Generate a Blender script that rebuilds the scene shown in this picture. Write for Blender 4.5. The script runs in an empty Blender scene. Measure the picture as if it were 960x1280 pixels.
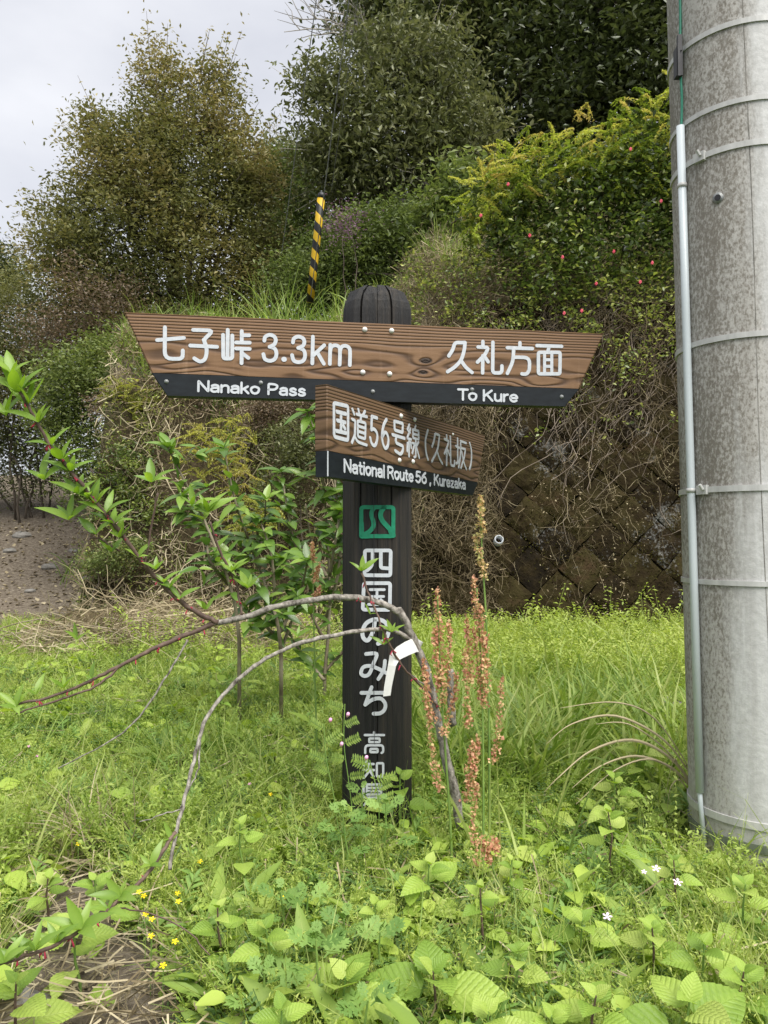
import bpy, math, random
import numpy as np
from mathutils import Vector, Matrix, Quaternion
random.seed(7); rng = np.random.default_rng(11)
sc = bpy.context.scene
# ------------------------------------------------------------------ camera, sky, sun, exposure
CAMH, F, PITCH = 0.78, 961.0, math.radians(2.0)
cam = bpy.data.cameras.new('camera'); camo = bpy.data.objects.new('camera', cam); sc.collection.objects.link(camo)
cam.sensor_fit = 'VERTICAL'; cam.sensor_height = 36.0; cam.lens = 36.0*F/1280; cam.clip_start = 0.02; cam.clip_end = 2000
camo.location = (0, 0, CAMH); camo.rotation_euler = (math.pi/2+PITCH, 0, 0); sc.camera = camo
sc.view_settings.view_transform = 'Standard'; sc.view_settings.look = 'None'; sc.view_settings.gamma = 1
sc.view_settings.exposure = 2.12
sc.cycles.max_bounces = 8; sc.cycles.diffuse_bounces = 4; sc.cycles.transparent_max_bounces = 12
SUN_EL, SUN_AZ = math.radians(58), math.radians(148)     # azimuth clockwise from +Y: behind and to the right of the camera
w = bpy.data.worlds.new("World"); sc.world = w; w.use_nodes = True
nt = w.node_tree; nt.nodes.clear()
N = nt.nodes.new; LK = nt.links.new
out = N('ShaderNodeOutputWorld'); bg = N('ShaderNodeBackground'); sky = N('ShaderNodeTexSky'); sky.sky_type = 'NISHITA'
sky.sun_disc = False; sky.sun_elevation = SUN_EL; sky.sun_rotation = SUN_AZ
tc = N('ShaderNodeTexCoord'); mp = N('ShaderNodeMapping'); mp.inputs['Scale'].default_value = (1, 1, 2.2)
nz = N('ShaderNodeTexNoise'); nz.inputs['Scale'].default_value = 1.9; nz.inputs['Detail'].default_value = 6; nz.inputs['Roughness'].default_value = .52
cr = N('ShaderNodeValToRGB'); cr.color_ramp.elements[0].position = .33; cr.color_ramp.elements[0].color = (2.85, 2.92, 3.2, 1)
cr.color_ramp.elements[1].position = .68; cr.color_ramp.elements[1].color = (4.3, 4.32, 4.45, 1)
mx = N('ShaderNodeMix'); mx.data_type = 'RGBA'; mx.inputs[0].default_value = .93
LK(tc.outputs['Generated'], mp.inputs[0]); LK(mp.outputs[0], nz.inputs['Vector']); LK(nz.outputs[0], cr.inputs[0])
LK(sky.outputs[0], mx.inputs[6]); LK(cr.outputs[0], mx.inputs[7]); LK(mx.outputs[2], bg.inputs[0]); bg.inputs[1].default_value = 0.056
LK(bg.outputs[0], out.inputs[0])
sl = bpy.data.lights.new('sun', 'SUN'); sl.energy = 1.5; sl.angle = math.radians(50); sl.color = (1, .965, .9)
so = bpy.data.objects.new('sun', sl); sc.collection.objects.link(so)
sd = Vector((math.sin(SUN_AZ)*math.cos(SUN_EL), math.cos(SUN_AZ)*math.cos(SUN_EL), math.sin(SUN_EL)))
so.rotation_euler = sd.to_track_quat('Z', 'Y').to_euler()

# ------------------------------------------------------------------ helpers
CP, SP = math.cos(PITCH), math.sin(PITCH)
def ray(px, py):
    v = -(py-640)/F
    return Vector(((px-480)/F, CP-SP*v, SP+CP*v))
def P(px, py, Y):
    d = ray(px, py); return Vector((d.x*Y/d.y, Y, CAMH+d.z*Y/d.y))
def PG(px, py):                        # where the ray meets the terrain
    d = ray(px, py); t = .5
    while t < 40:
        p = Vector((0, 0, CAMH))+d*t
        if p.z < H1(p.x, p.y): return p
        t += .01
    return p
def lin(r, g, b): return tuple(((c/255)/12.92 if c/255 <= .04045 else ((c/255+.055)/1.055)**2.4) for c in (r, g, b))
def link(o): sc.collection.objects.link(o); return o
def mesh(name, v, f, mat=None, smooth=False, tint=None):
    m = bpy.data.meshes.new(name)
    v = np.asarray(v, dtype=np.float32).reshape(-1, 3)
    if isinstance(f, np.ndarray):
        k = f.shape[1]; m.vertices.add(len(v)); m.vertices.foreach_set('co', v.ravel())
        m.loops.add(f.size); m.loops.foreach_set('vertex_index', f.astype(np.int32).ravel())
        m.polygons.add(len(f)); m.polygons.foreach_set('loop_start', (np.arange(len(f))*k).astype(np.int32))
        m.update(calc_edges=True); m.validate()
    else:
        m.from_pydata([tuple(map(float, q)) for q in v], [], f); m.update()
    if mat: m.materials.append(mat)
    if smooth: m.polygons.foreach_set('use_smooth', np.ones(len(m.polygons), dtype=bool))
    if tint is not None:
        a = m.attributes.new('tint', 'FLOAT', 'POINT'); a.data.foreach_set('value', np.asarray(tint, dtype=np.float32))
    return m
def ob(name, me, parent=None, M=None, label=None, cat=None, group=None, kind=None):
    o = bpy.data.objects.new(name, me); link(o)
    if parent: o.parent = parent
    if M is not None: o.matrix_local = M
    if label: o['label'] = label
    if cat: o['category'] = cat
    if group: o['group'] = group
    if kind: o['kind'] = kind
    return o
def thing(name, loc, label, cat, group=None):
    o = ob(name, None, None, Matrix.Translation(loc), label, cat, group); o.empty_display_size = .1; return o
def off(root): return Matrix.Translation(-Vector(root.location))

class MB:
    def __init__(s): s.v = []; s.f = []; s.t = []
    def add(s, v, f, t=0.5):
        n = len(s.v); s.v += [tuple(q) for q in v]; s.f += [tuple(i+n for i in q) for q in f]; s.t += [t]*len(v)
    def box(s, c, d, M=None):
        c = Vector(c); v = [Vector((x*d[0]/2, y*d[1]/2, z*d[2]/2)) for x in (-1, 1) for y in (-1, 1) for z in (-1, 1)]
        v = [(M @ q if M else q)+c for q in v]
        s.add(v, [(0, 1, 3, 2), (4, 6, 7, 5), (0, 4, 5, 1), (2, 3, 7, 6), (0, 2, 6, 4), (1, 5, 7, 3)])
    def tube(s, pts, rad, n=6, t=.5, cap=True):
        pts = [Vector(p) for p in pts]; k = len(pts)
        if not hasattr(rad, '__len__'): rad = [rad]*k
        up = Vector((.31, .2, .93)).normalized(); vs = []; 
        for i, p in enumerate(pts):
            d = (pts[min(i+1, k-1)]-pts[max(i-1, 0)]); d = d.normalized() if d.length > 1e-9 else Vector((0, 0, 1))
            a = d.cross(up)
            if a.length < .05: a = d.cross(Vector((1, 0, 0)))
            a.normalize(); b = d.cross(a)
            vs += [p+(a*math.cos(2*math.pi*j/n)+b*math.sin(2*math.pi*j/n))*rad[i] for j in range(n)]
        fs = [(i*n+j, i*n+(j+1) % n, (i+1)*n+(j+1) % n, (i+1)*n+j) for i in range(k-1) for j in range(n)]
        if cap: fs += [tuple(range(n))[::-1], tuple(range((k-1)*n, k*n))]
        s.add(vs, fs, t)
    def mesh(s, name, mat, smooth=False, tint=False): return mesh(name, s.v, s.f, mat, smooth, s.t if tint else None)

def crom(pts, k=6, closed=False):
    pts = [Vector(p) for p in pts]; n = len(pts); o = []
    if n < 3: return pts
    rg = range(n) if closed else range(n-1)
    for i in rg:
        g = (lambda j: pts[j % n]) if closed else (lambda j: pts[min(max(j, 0), n-1)])
        a, b, c, d = g(i-1), g(i), g(i+1), g(i+2)
        for q in range(k):
            t = q/k; o.append(.5*((2*b)+(c-a)*t+(2*a-5*b+4*c-d)*t*t+(3*b-a-3*c+d)*t**3))
    if not closed: o.append(pts[-1])
    return o
def rnd(pts, r, closed=False):          # round the corners of a polyline
    pts = [Vector(p) for p in pts]; n = len(pts); o = []
    for i, p in enumerate(pts):
        if not closed and i in (0, n-1): o.append(p); continue
        a, b = pts[i-1]-p, pts[(i+1) % n]-p; q = min(r, a.length*.49, b.length*.49)
        a, b = p+a.normalized()*q, p+b.normalized()*q
        for t in (0, .25, .5, .75, 1): o.append((1-t)**2*a+2*t*(1-t)*p+t*t*b)
    return o

# ---- material helpers
def nmat(name, rough=.7, spec=.3):
    m = bpy.data.materials.new(name); m.use_nodes = True; n = m.node_tree; b = n.nodes['Principled BSDF']
    b.inputs['Roughness'].default_value = rough; b.inputs['Specular IOR Level'].default_value = spec
    return m, n, b
def node(n, t, **kw):
    x = n.nodes.new(t)
    for k, v in kw.items():
        if k.startswith('i_'): x.inputs[k[2:].replace('_', ' ')].default_value = v
        else: setattr(x, k, v)
    return x
def ramp(n, fac, stops):
    r = n.nodes.new('ShaderNodeValToRGB'); e = r.color_ramp.elements
    while len(e) < len(stops): e.new(.5)
    for q, (p, c) in zip(e, stops): q.position = p; q.color = (*c, 1)
    if fac is not None: n.links.new(fac, r.inputs[0])
    return r
def coords(n, scale=(1, 1, 1), src='Object'):
    t = n.nodes.new('ShaderNodeTexCoord'); m = n.nodes.new('ShaderNodeMapping'); m.inputs['Scale'].default_value = scale
    n.links.new(t.outputs[src], m.inputs[0]); return m.outputs[0]
def noise(n, vec, scale, detail=4, rough=.55, dist=0):
    x = node(n, 'ShaderNodeTexNoise'); x.inputs['Scale'].default_value = scale; x.inputs['Detail'].default_value = detail
    x.inputs['Roughness'].default_value = rough; x.inputs['Distortion'].default_value = dist; n.links.new(vec, x.inputs['Vector']); return x.outputs[0]
def mth(n, op, a, b=None, c=None):
    x = n.nodes.new('ShaderNodeMath'); x.operation = op
    for i, q in enumerate((a, b, c)):
        if q is None: continue
        if isinstance(q, (int, float)): x.inputs[i].default_value = q
        else: n.links.new(q, x.inputs[i])
    return x.outputs[0]
def mixc(n, fac, a, b, mode='MIX'):
    x = n.nodes.new('ShaderNodeMix'); x.data_type = 'RGBA'; x.blend_type = mode
    for i, q in ((0, fac), (6, a), (7, b)):
        if isinstance(q, (int, float)): x.inputs[i].default_value = q
        elif isinstance(q, tuple): x.inputs[i].default_value = (*q, 1)
        else: n.links.new(q, x.inputs[i])
    return x.outputs[2]
def bump(n, b, h, s=.3, d=.01):
    x = n.nodes.new('ShaderNodeBump'); x.inputs['Strength'].default_value = s; x.inputs['Distance'].default_value = d
    n.links.new(h, x.inputs['Height']); n.links.new(x.outputs[0], b.inputs['Normal'])
def simple(name, c1, c2=None, scale=8, rough=.7, spec=.3, stretch=(1, 1, 1), bmp=.3, bd=.003, detail=5):
    m, n, b = nmat(name, rough, spec); f = noise(n, coords(n, stretch), scale, detail, .6)
    r = ramp(n, f, [(.3, c1), (.7, c2 or c1)]); n.links.new(r.outputs[0], b.inputs['Base Color'])
    if bmp: bump(n, b, f, bmp, bd)
    return m
def leafmat(name, stops, trans=.35, rough=.5, spec=.35, var=.35, wvar=.9):
    """stops: colours along the tint attribute; every instance or leaf varies a little"""
    m, n, b = nmat(name, rough, spec); a = node(n, 'ShaderNodeAttribute', attribute_name='tint')
    oi = n.nodes.new('ShaderNodeObjectInfo')
    f = mth(n, 'ADD', a.outputs['Fac'], mth(n, 'MULTIPLY', mth(n, 'SUBTRACT', oi.outputs['Random'], .5), var))
    ge = n.nodes.new('ShaderNodeNewGeometry'); wn_ = noise(n, ge.outputs['Position'], 1.7, 3, .6)
    f = mth(n, 'ADD', f, mth(n, 'MULTIPLY', mth(n, 'SUBTRACT', wn_, .5), wvar))
    k = len(stops); r = ramp(n, f, [(i/(k-1) if k > 1 else 0, c) for i, c in enumerate(stops)])
    g = noise(n, coords(n), 9, 2); c = mixc(n, mth(n, 'MULTIPLY', g, .35), r.outputs[0], tuple(q*.55 for q in stops[k//2]))
    n.links.new(c, b.inputs['Base Color'])
    tr = n.nodes.new('ShaderNodeBsdfTranslucent'); hs = n.nodes.new('ShaderNodeHueSaturation')
    hs.inputs['Saturation'].default_value = 1.15; hs.inputs['Value'].default_value = 1.25; n.links.new(c, hs.inputs['Color'])
    n.links.new(hs.outputs[0], tr.inputs['Color'])
    ms = n.nodes.new('ShaderNodeMixShader'); ms.inputs[0].default_value = trans
    n.links.new(b.outputs[0], ms.inputs[1]); n.links.new(tr.outputs[0], ms.inputs[2])
    n.links.new(ms.outputs[0], n.nodes['Material Output'].inputs[0]); return m

M = {}
M['bark'] = simple('grey_bark', (.05, .042, .034), (.40, .37, .33), 95, .9, .15, (1, 1, .6), .9, .006)
M['redbark'] = simple('reddish_bark', (.06, .038, .03), (.17, .115, .09), 60, .6, .3, (1, 1, 1), .3, .002)
M['treebark'] = simple('dark_tree_bark', (.05, .04, .03), (.16, .135, .11), 10, .9, .1, (1, 1, .3), .6, .02)
M['palebark'] = simple('pale_branch_bark', (.2, .18, .15), (.42, .39, .34), 12, .9, .1, (1, 1, .3), .5, .01)
M['twig'] = simple('dry_twig', (.10, .08, .05), (.38, .33, .24), 7, .9, .1, (1, 1, 1), 0)
M['root'] = simple('hanging_root', (.06, .043, .032), (.30, .25, .20), 5, .9, .1, (1, 1, 1), 0)
M['stem'] = simple('green_stem', (.10, .19, .04), (.2, .3, .07), 20, .6, .3, (1, 1, 1), 0)
M['white'] = simple('white_sign_paint', (.46, .49, .53), (.54, .565, .60), 90, .55, .3, (1, 1, 1), .15, .0006)
def paint():
    m, n, b = nmat('worn_white_sign_paint', .55, .3); c0 = coords(n); f = noise(n, c0, 90, 4, .6); ch = ramp(n, noise(n, c0, 55, 5, .75), [(.66, (0, 0, 0)), (.70, (1, 1, 1))]).outputs[0]
    c = ramp(n, f, [(.3, (.44, .47, .51)), (.7, (.54, .565, .60))]).outputs[0]; n.links.new(mixc(n, mth(n, 'MULTIPLY', ch, .55), c, (.16, .13, .10)), b.inputs['Base Color']); bump(n, b, f, .2, .0008); return m
M['white'] = paint()
M['screw'] = simple('zinc_screw_head', (.6, .6, .58), (.75, .75, .73), 300, .35, .5, (1, 1, 1), .1, .0005)
M['steelscrew'] = simple('steel_screw_head', (.12, .13, .13), (.3, .31, .31), 300, .4, .5, (1, 1, 1), .1, .0005)
M['black'] = simple('black_name_strip', (.005, .007, .009), (.012, .016, .020), 26, .5, .25, (1, 1, 3), .12, .001)
M['green'] = simple('green_emblem_paint', (.006, .16, .085), (.012, .24, .13), 60, .5, .35, (1, 1, 1), .2, .0006)
M['tag'] = simple('white_paper_tape', (.62, .62, .60), (.7, .7, .68), 80, .5, .3, (1, 1, 1), .15, .001)
M['pvc'] = simple('pale_grey_conduit', (.46, .51, .54), (.53, .58, .60), 6, .35, .45, (1, 1, .2), .05, .001)
M['band'] = simple('steel_band', (.38, .38, .37), (.52, .52, .51), 40, .4, .5, (1, 1, .3), .15, .001)
M['darkband'] = simple('weathered_green_band', (.10, .12, .09), (.2, .22, .18), 40, .6, .3, (1, 1, .3), .15, .001)
M['cable'] = simple('green_cable', (.01, .16, .10), (.02, .2, .13), 30, .4, .4, (1, 1, 1), 0)
M['rubber'] = simple('black_plastic', (.012, .012, .014), (.03, .03, .035), 50, .5, .4, (1, 1, 1), .1, .001)
M['wire'] = simple('galvanised_wire', (.10, .10, .11), (.2, .2, .2), 20, .5, .4, (1, 1, 1), 0)
M['stone'] = simple('grey_stone', (.10, .095, .085), (.30, .285, .26), 9, .9, .2, (1, 1, 1), .7, .02, 8)
M['pink'] = simple('pink_petal', (.75, .25, .5), (.85, .5, .72), 60, .6, .2, (1, 1, 1), 0)
M['paleblossom'] = simple('pale_pink_petal', (.78, .52, .75), (.9, .75, .88), 60, .6, .2, (1, 1, 1), 0)
M['yellow'] = simple('yellow_petal', (.85, .6, .01), (.95, .75, .02), 60, .5, .2, (1, 1, 1), 0)
M['crimson'] = simple('crimson_bud', (.22, .015, .035), (.45, .05, .09), 60, .6, .2, (1, 1, 1), 0)
M['camellia'] = simple('red_camellia', (.65, .03, .09), (.8, .2, .25), 60, .5, .3, (1, 1, 1), 0)

def wood(name, dark, mid, light, knots=()):
    m, n, b = nmat(name, .62, .3)
    t = n.nodes.new('ShaderNodeTexCoord'); s = n.nodes.new('ShaderNodeSeparateXYZ'); n.links.new(t.outputs['Object'], s.inputs[0])
    X, Z = s.outputs['X'], s.outputs['Z']
    low = mth(n, 'SMOOTH_MIN', mth(n, 'MAXIMUM', mth(n, 'MULTIPLY', mth(n, 'ADD', Z, .055), -14), 0), 1, .1)   # 0 near the top, 1 low down
    big = noise(n, coords(n, (2.0, 1, 7)), 1.6, 2, .5); fine = noise(n, coords(n, (3, 1, 30)), 3, 4, .6)
    ph = mth(n, 'ADD', mth(n, 'MULTIPLY', Z, 135), mth(n, 'MULTIPLY', mth(n, 'MULTIPLY', big, mth(n, 'ADD', mth(n, 'MULTIPLY', low, 7), 1.3)), 1))
    ph = mth(n, 'SUBTRACT', ph, mth(n, 'MULTIPLY', mth(n, 'MULTIPLY', mth(n, 'ADD', Z, .055), low), 75))
    kd = None
    for (kx, kz, kr) in knots:
        dx = mth(n, 'MULTIPLY', mth(n, 'SUBTRACT', X, kx), .42); dz = mth(n, 'SUBTRACT', Z, kz)
        d = mth(n, 'SQRT', mth(n, 'ADD', mth(n, 'MULTIPLY', dx, dx), mth(n, 'MULTIPLY', dz, dz)))
        ph = mth(n, 'ADD', ph, mth(n, 'DIVIDE', kr*4.2, mth(n, 'ADD', d, .009)))
        q = mth(n, 'SUBTRACT', 1, mth(n, 'DIVIDE', d, kr)); kd = q if kd is None else mth(n, 'MAXIMUM', kd, q)
    sn = mth(n, 'SINE', mth(n, 'MULTIPLY', ph, 6.283))
    g = mth(n, 'POWER', mth(n, 'ADD', mth(n, 'MULTIPLY', sn, .5), .5), 2.6)
    g = mth(n, 'ADD', mth(n, 'MULTIPLY', g, .72), mth(n, 'MULTIPLY', fine, .38))
    c = ramp(n, g, [(.12, light), (.42, mid), (.95, dark)]).outputs[0]
    blot = noise(n, coords(n, (1, 1, 2)), 5, 4); c = mixc(n, mth(n, 'MULTIPLY', blot, .45), c, mid)
    if kd is not None:
        c = mixc(n, mth(n, 'MAXIMUM', mth(n, 'MINIMUM', mth(n, 'MULTIPLY', kd, 3), 1), 0), c, tuple(q*.45 for q in dark))
    drip = noise(n, coords(n, (38, 1, 2.2)), 1, 4, .6); dr2 = ramp(n, drip, [(.60, (0, 0, 0)), (.78, (1, 1, 1))]).outputs[0]; c = mixc(n, mth(n, 'MULTIPLY', dr2, .35), c, tuple(q*1.25+.05 for q in light))
    spk = ramp(n, noise(n, coords(n), 140, 2), [(.72, (0, 0, 0)), (.76, (1, 1, 1))]).outputs[0]; c = mixc(n, mth(n, 'MULTIPLY', spk, .6), c, tuple(q*.4 for q in dark))
    n.links.new(c, b.inputs['Base Color']); bump(n, b, mth(n, 'MULTIPLY', g, -1), .7, .003); return m
M['wood'] = wood('brown_stained_cedar', lin(62, 45, 33), lin(104, 78, 55), lin(129, 100, 73), [(.742, -.092, .0085), (.735, -.121, .007)])
M['wood2'] = wood('brown_stained_cedar_side_board', lin(55, 41, 30), lin(92, 71, 51), lin(114, 90, 67), [(.985, -.10, .006)])
def charred():
    m, n, b = nmat('charred_black_timber', .6, .35)
    f = noise(n, coords(n, (85, 85, 2.2)), 1.0, 6, .7); g = noise(n, coords(n, (14, 14, .8)), 1, 3, .5)
    c = ramp(n, mth(n, 'ADD', mth(n, 'MULTIPLY', f, .6), mth(n, 'MULTIPLY', g, .4)), [(.38, (.006, .006, .0065)), (.5, (.014, .0135, .0135)), (.62, (.034, .028, .022)), (.75, (.07, .06, .045))])
    n.links.new(c.outputs[0], b.inputs['Base Color']); bump(n, b, f, 1, .007); return m
M['charred'] = charred()
def concrete():
    m, n, b = nmat('stained_pole_concrete', .85, .25)
    c0 = coords(n, (1, 1, 1)); f = noise(n, c0, 60, 6, .65); g = noise(n, coords(n, (4.5, 4.5, .7)), 2.0, 7, .7); sp = noise(n, coords(n, (1.2, 1.2, .7)), 130, 4, .7)
    blot = node(n, 'ShaderNodeTexVoronoi', i_Scale=75.); n.links.new(c0, blot.inputs['Vector'])
    t = n.nodes.new('ShaderNodeTexCoord'); s = n.nodes.new('ShaderNodeSeparateXYZ'); n.links.new(t.outputs['Object'], s.inputs[0])
    side = mth(n, 'MULTIPLY', mth(n, 'SUBTRACT', s.outputs['X'], .825), -3.3)          # moss and dirt grow on the side facing the slope
    up = mth(n, 'MAXIMUM', mth(n, 'MULTIPLY', mth(n, 'SUBTRACT', s.outputs['Z'], .62), .35), -.16)
    wv = mth(n, 'ADD', mth(n, 'ADD', g, side), mth(n, 'MINIMUM', up, .14))
    fac = ramp(n, wv, [(.40, (0, 0, 0)), (.60, (1, 1, 1))]).outputs[0]
    dots = ramp(n, mth(n, 'ADD', mth(n, 'MULTIPLY', sp, .6), mth(n, 'MULTIPLY', g, .4)), [(.44, (0, 0, 0)), (.56, (1, 1, 1))]).outputs[0]
    clean = ramp(n, f, [(.3, (.44, .44, .435)), (.7, (.57, .57, .565))]).outputs[0]
    dirt = mixc(n, dots, (.155, .136, .11), (.41, .395, .37))
    c = mixc(n, mth(n, 'MULTIPLY', fac, .9), clean, dirt)
    stk = ramp(n, noise(n, coords(n, (30, 30, .7)), 1, 5, .6), [(.52, (0, 0, 0)), (.72, (1, 1, 1))]).outputs[0]; c = mixc(n, mth(n, 'MULTIPLY', stk, .25), c, (.15, .13, .105))
    foot = ramp(n, mth(n, 'ADD', mth(n, 'MULTIPLY', s.outputs['Z'], 3), mth(n, 'MULTIPLY', g, .5)), [(.35, (1, 1, 1)), (.75, (0, 0, 0))]).outputs[0]; c = mixc(n, mth(n, 'MULTIPLY', foot, .4), c, (.14, .13, .085))
    n.links.new(c, b.inputs['Base Color']); bump(n, b, f, .35, .004); return m
M['concrete'] = concrete()
def blockmat():
    m, n, b = nmat('mossy_stone_block', .95, .15)
    g = n.nodes.new('ShaderNodeNewGeometry'); oi = n.nodes.new('ShaderNodeObjectInfo')
    def nz(s, d=5, r=.6):
        x = node(n, 'ShaderNodeTexNoise'); x.inputs['Scale'].default_value = s; x.inputs['Detail'].default_value = d; x.inputs['Roughness'].default_value = r
        n.links.new(g.outputs['Position'], x.inputs['Vector']); return x.outputs[0]
    a, f, big = nz(9), nz(55, 3), nz(2.1, 6, .65)
    moss = ramp(n, mth(n, 'ADD', mth(n, 'MULTIPLY', a, .75), mth(n, 'MULTIPLY', oi.outputs['Random'], .3)),
                [(.30, (.008, .0055, .0025)), (.48, (.019, .013, .0045)), (.62, (.031, .025, .008)), (.82, (.045, .027, .014))]).outputs[0]
    bare = ramp(n, f, [(.3, (.05, .05, .047)), (.7, (.19, .19, .18))]).outputs[0]
    k = ramp(n, mth(n, 'ADD', mth(n, 'MULTIPLY', big, .72), mth(n, 'MULTIPLY', f, .28)), [(.57, (0, 0, 0)), (.64, (1, 1, 1))]).outputs[0]
    n.links.new(mixc(n, mth(n, 'MULTIPLY', k, .8), moss, bare), b.inputs['Base Color']); bump(n, b, mth(n, 'ADD', f, a), .9, .012); return m
M['block'] = blockmat()
M['joint'] = simple('dark_mossy_joint', (.005, .004, .002), (.022, .018, .010), 14, 1, .05, (1, 1, 1), .8, .02)
def groundmat():
    m, n, b = nmat('soil_litter_and_turf', .95, .1)
    a = node(n, 'ShaderNodeAttribute', attribute_name='soil'); d = node(n, 'ShaderNodeAttribute', attribute_name='dry')
    c0 = coords(n); f = noise(n, c0, 28, 8, .7); g = noise(n, c0, 3, 5, .6)
    turf = ramp(n, f, [(.3, (.03, .04, .01)), (.55, (.05, .08, .016)), (.75, (.10, .11, .035))]).outputs[0]
    soil = ramp(n, f, [(.3, (.075, .058, .043)), (.5, (.19, .158, .122)), (.72, (.36, .315, .25))]).outputs[0]
    dry = ramp(n, f, [(.3, (.022, .017, .010)), (.5, (.055, .042, .024)), (.75, (.13, .10, .06))]).outputs[0]
    c = mixc(n, a.outputs['Fac'], turf, soil); c = mixc(n, d.outputs['Fac'], c, dry)
    n.links.new(c, b.inputs['Base Color']); bump(n, b, mth(n, 'ADD', f, g), .9, .03); return m
M['ground'] = groundmat()
def stripes():
    m, n, b = nmat('yellow_black_guard_stripes', .5, .3)
    t = n.nodes.new('ShaderNodeTexCoord'); s = n.nodes.new('ShaderNodeSeparateXYZ'); n.links.new(t.outputs['Object'], s.inputs[0])
    an = mth(n, 'MULTIPLY', mth(n, 'ARCTAN2', s.outputs['Y'], s.outputs['X']), 1/6.283)
    fr = mth(n, 'FRACT', mth(n, 'ADD', mth(n, 'MULTIPLY', s.outputs['Z'], 6.1), an))
    k = mth(n, 'GREATER_THAN', fr, .5); f = noise(n, coords(n), 12, 5)
    y = ramp(n, f, [(.3, (.42, .26, .01)), (.7, (.62, .40, .02))]).outputs[0]
    n.links.new(mixc(n, k, y, (.012, .012, .012)), b.inputs['Base Color']); return m
M['stripes'] = stripes()

# foliage colours
M['grass'] = leafmat('fresh_grass', [(.12, .20, .04), (.22, .33, .07), (.33, .43, .10), (.46, .51, .18)], .4, wvar=1.5)
M['herb'] = leafmat('fresh_herb', [(.12, .20, .04), (.23, .34, .065), (.34, .45, .095), (.42, .50, .14)], .4, wvar=1.5)
def veined():
    m = leafmat('veined_nettle_leaf', [(.21, .34, .055), (.34, .49, .085), (.42, .55, .115), (.50, .60, .16)], .38, .45, .35, 1.0, .9); n = m.node_tree; b = n.nodes['Principled BSDF']
    t = n.nodes.new('ShaderNodeTexCoord'); s = n.nodes.new('ShaderNodeSeparateXYZ'); n.links.new(t.outputs['Object'], s.inputs[0]); ax = mth(n, 'ABSOLUTE', s.outputs['X'])
    v = mth(n, 'SINE', mth(n, 'MULTIPLY', mth(n, 'SUBTRACT', s.outputs['Y'], mth(n, 'MULTIPLY', ax, .9)), 47)); v = mth(n, 'POWER', mth(n, 'ADD', mth(n, 'MULTIPLY', v, .5), .5), 3)
    mid = mth(n, 'SUBTRACT', 1, mth(n, 'MINIMUM', mth(n, 'MULTIPLY', ax, 60), 1)); v = mth(n, 'MAXIMUM', v, mid)
    cell = noise(n, coords(n), 26, 3); old = b.inputs['Base Color'].links[0].from_socket
    c = mixc(n, mth(n, 'MULTIPLY', v, .13), old, (.14, .27, .03)); n.links.new(c, b.inputs['Base Color']); n.links.new(c, [x for x in n.nodes if x.type == 'HUE_SAT'][0].inputs['Color'])
    bump(n, b, mth(n, 'ADD', mth(n, 'MULTIPLY', v, -1), mth(n, 'MULTIPLY', cell, .7)), .35, .006); return m
M['ramie'] = veined()
M['lightherb'] = leafmat('pale_fresh_herb', [(.19, .27, .05), (.31, .41, .08), (.42, .51, .11), (.50, .56, .17)], .4)
M['vetch'] = leafmat('bluish_vetch_leaf', [(.075, .15, .045), (.13, .22, .07), (.19, .29, .09)], .35)
M['weed'] = leafmat('lime_weed_leaf', [(.22, .34, .05), (.33, .47, .08), (.43, .56, .10), (.52, .62, .15)], .4, .45, .35, .5)
M['mugwort'] = leafmat('mugwort_leaf', [(.12, .23, .05), (.20, .33, .075), (.28, .42, .11)], .3, .6)
M['peach'] = leafmat('young_peach_leaf', [(.13, .24, .04), (.23, .37, .06), (.33, .48, .09)], .45, .35, .5, .6)
M['laurel'] = leafmat('glossy_evergreen_leaf', [(.07, .14, .03), (.13, .24, .045), (.23, .36, .065), (.32, .44, .09)], .3, .28, .55, .6)
M['straw'] = leafmat('dry_straw', [(.07, .052, .028), (.19, .15, .088), (.36, .30, .19), (.54, .47, .32)], .15, .8, .1)
M['yellowfern'] = leafmat('yellow_green_spray', [(.20, .25, .05), (.40, .42, .09), (.52, .50, .14), (.50, .38, .14)], .4)
M['bronze'] = leafmat('bronze_olive_leaf', [(.06, .075, .027), (.13, .14, .048), (.21, .205, .072), (.31, .26, .105), (.46, .40, .19)], .3, .45, .3)
M['tawny'] = leafmat('pinkish_tawny_leaf', [(.11, .09, .05), (.22, .16, .11), (.3, .23, .17)], .3)
M['olive'] = leafmat('grey_olive_leaf', [(.07, .085, .032), (.135, .15, .055), (.21, .22, .095), (.32, .31, .19)], .3, .4, .35)
M['dark'] = leafmat('dark_evergreen_leaf', [(.034, .046, .017), (.068, .09, .030), (.12, .14, .05), (.22, .23, .10)], .25, .35, .4)
M['midgreen'] = leafmat('mid_green_leaf', [(.06, .09, .03), (.12, .16, .05), (.19, .24, .07), (.30, .32, .11)], .35)
M['hanging'] = leafmat('bush_leaf', [(.03, .05, .015), (.075, .115, .03), (.22, .28, .07), (.50, .53, .15)], .35, .33, .5)
M['gold'] = leafmat('golden_new_leaf', [(.17, .25, .045), (.38, .45, .09), (.53, .55, .14), (.55, .40, .17)], .4)
M['pale'] = leafmat('pale_thicket_leaf', [(.10, .11, .035), (.19, .20, .07), (.29, .28, .12)], .35)
M['sorrel'] = leafmat('sorrel_seed', [(.42, .46, .16), (.70, .54, .27), (.70, .40, .26), (.58, .26, .19)], .35, .6, .2, 0, 0)
M['moss'] = leafmat('wall_moss_tuft', [(.014, .010, .003), (.034, .028, .006), (.06, .06, .014)], .1, .9, .05)
M['magenta'] = leafmat('magenta_blossom', [(.16, .10, .13), (.30, .17, .26), (.40, .27, .38)], .3)

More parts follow.
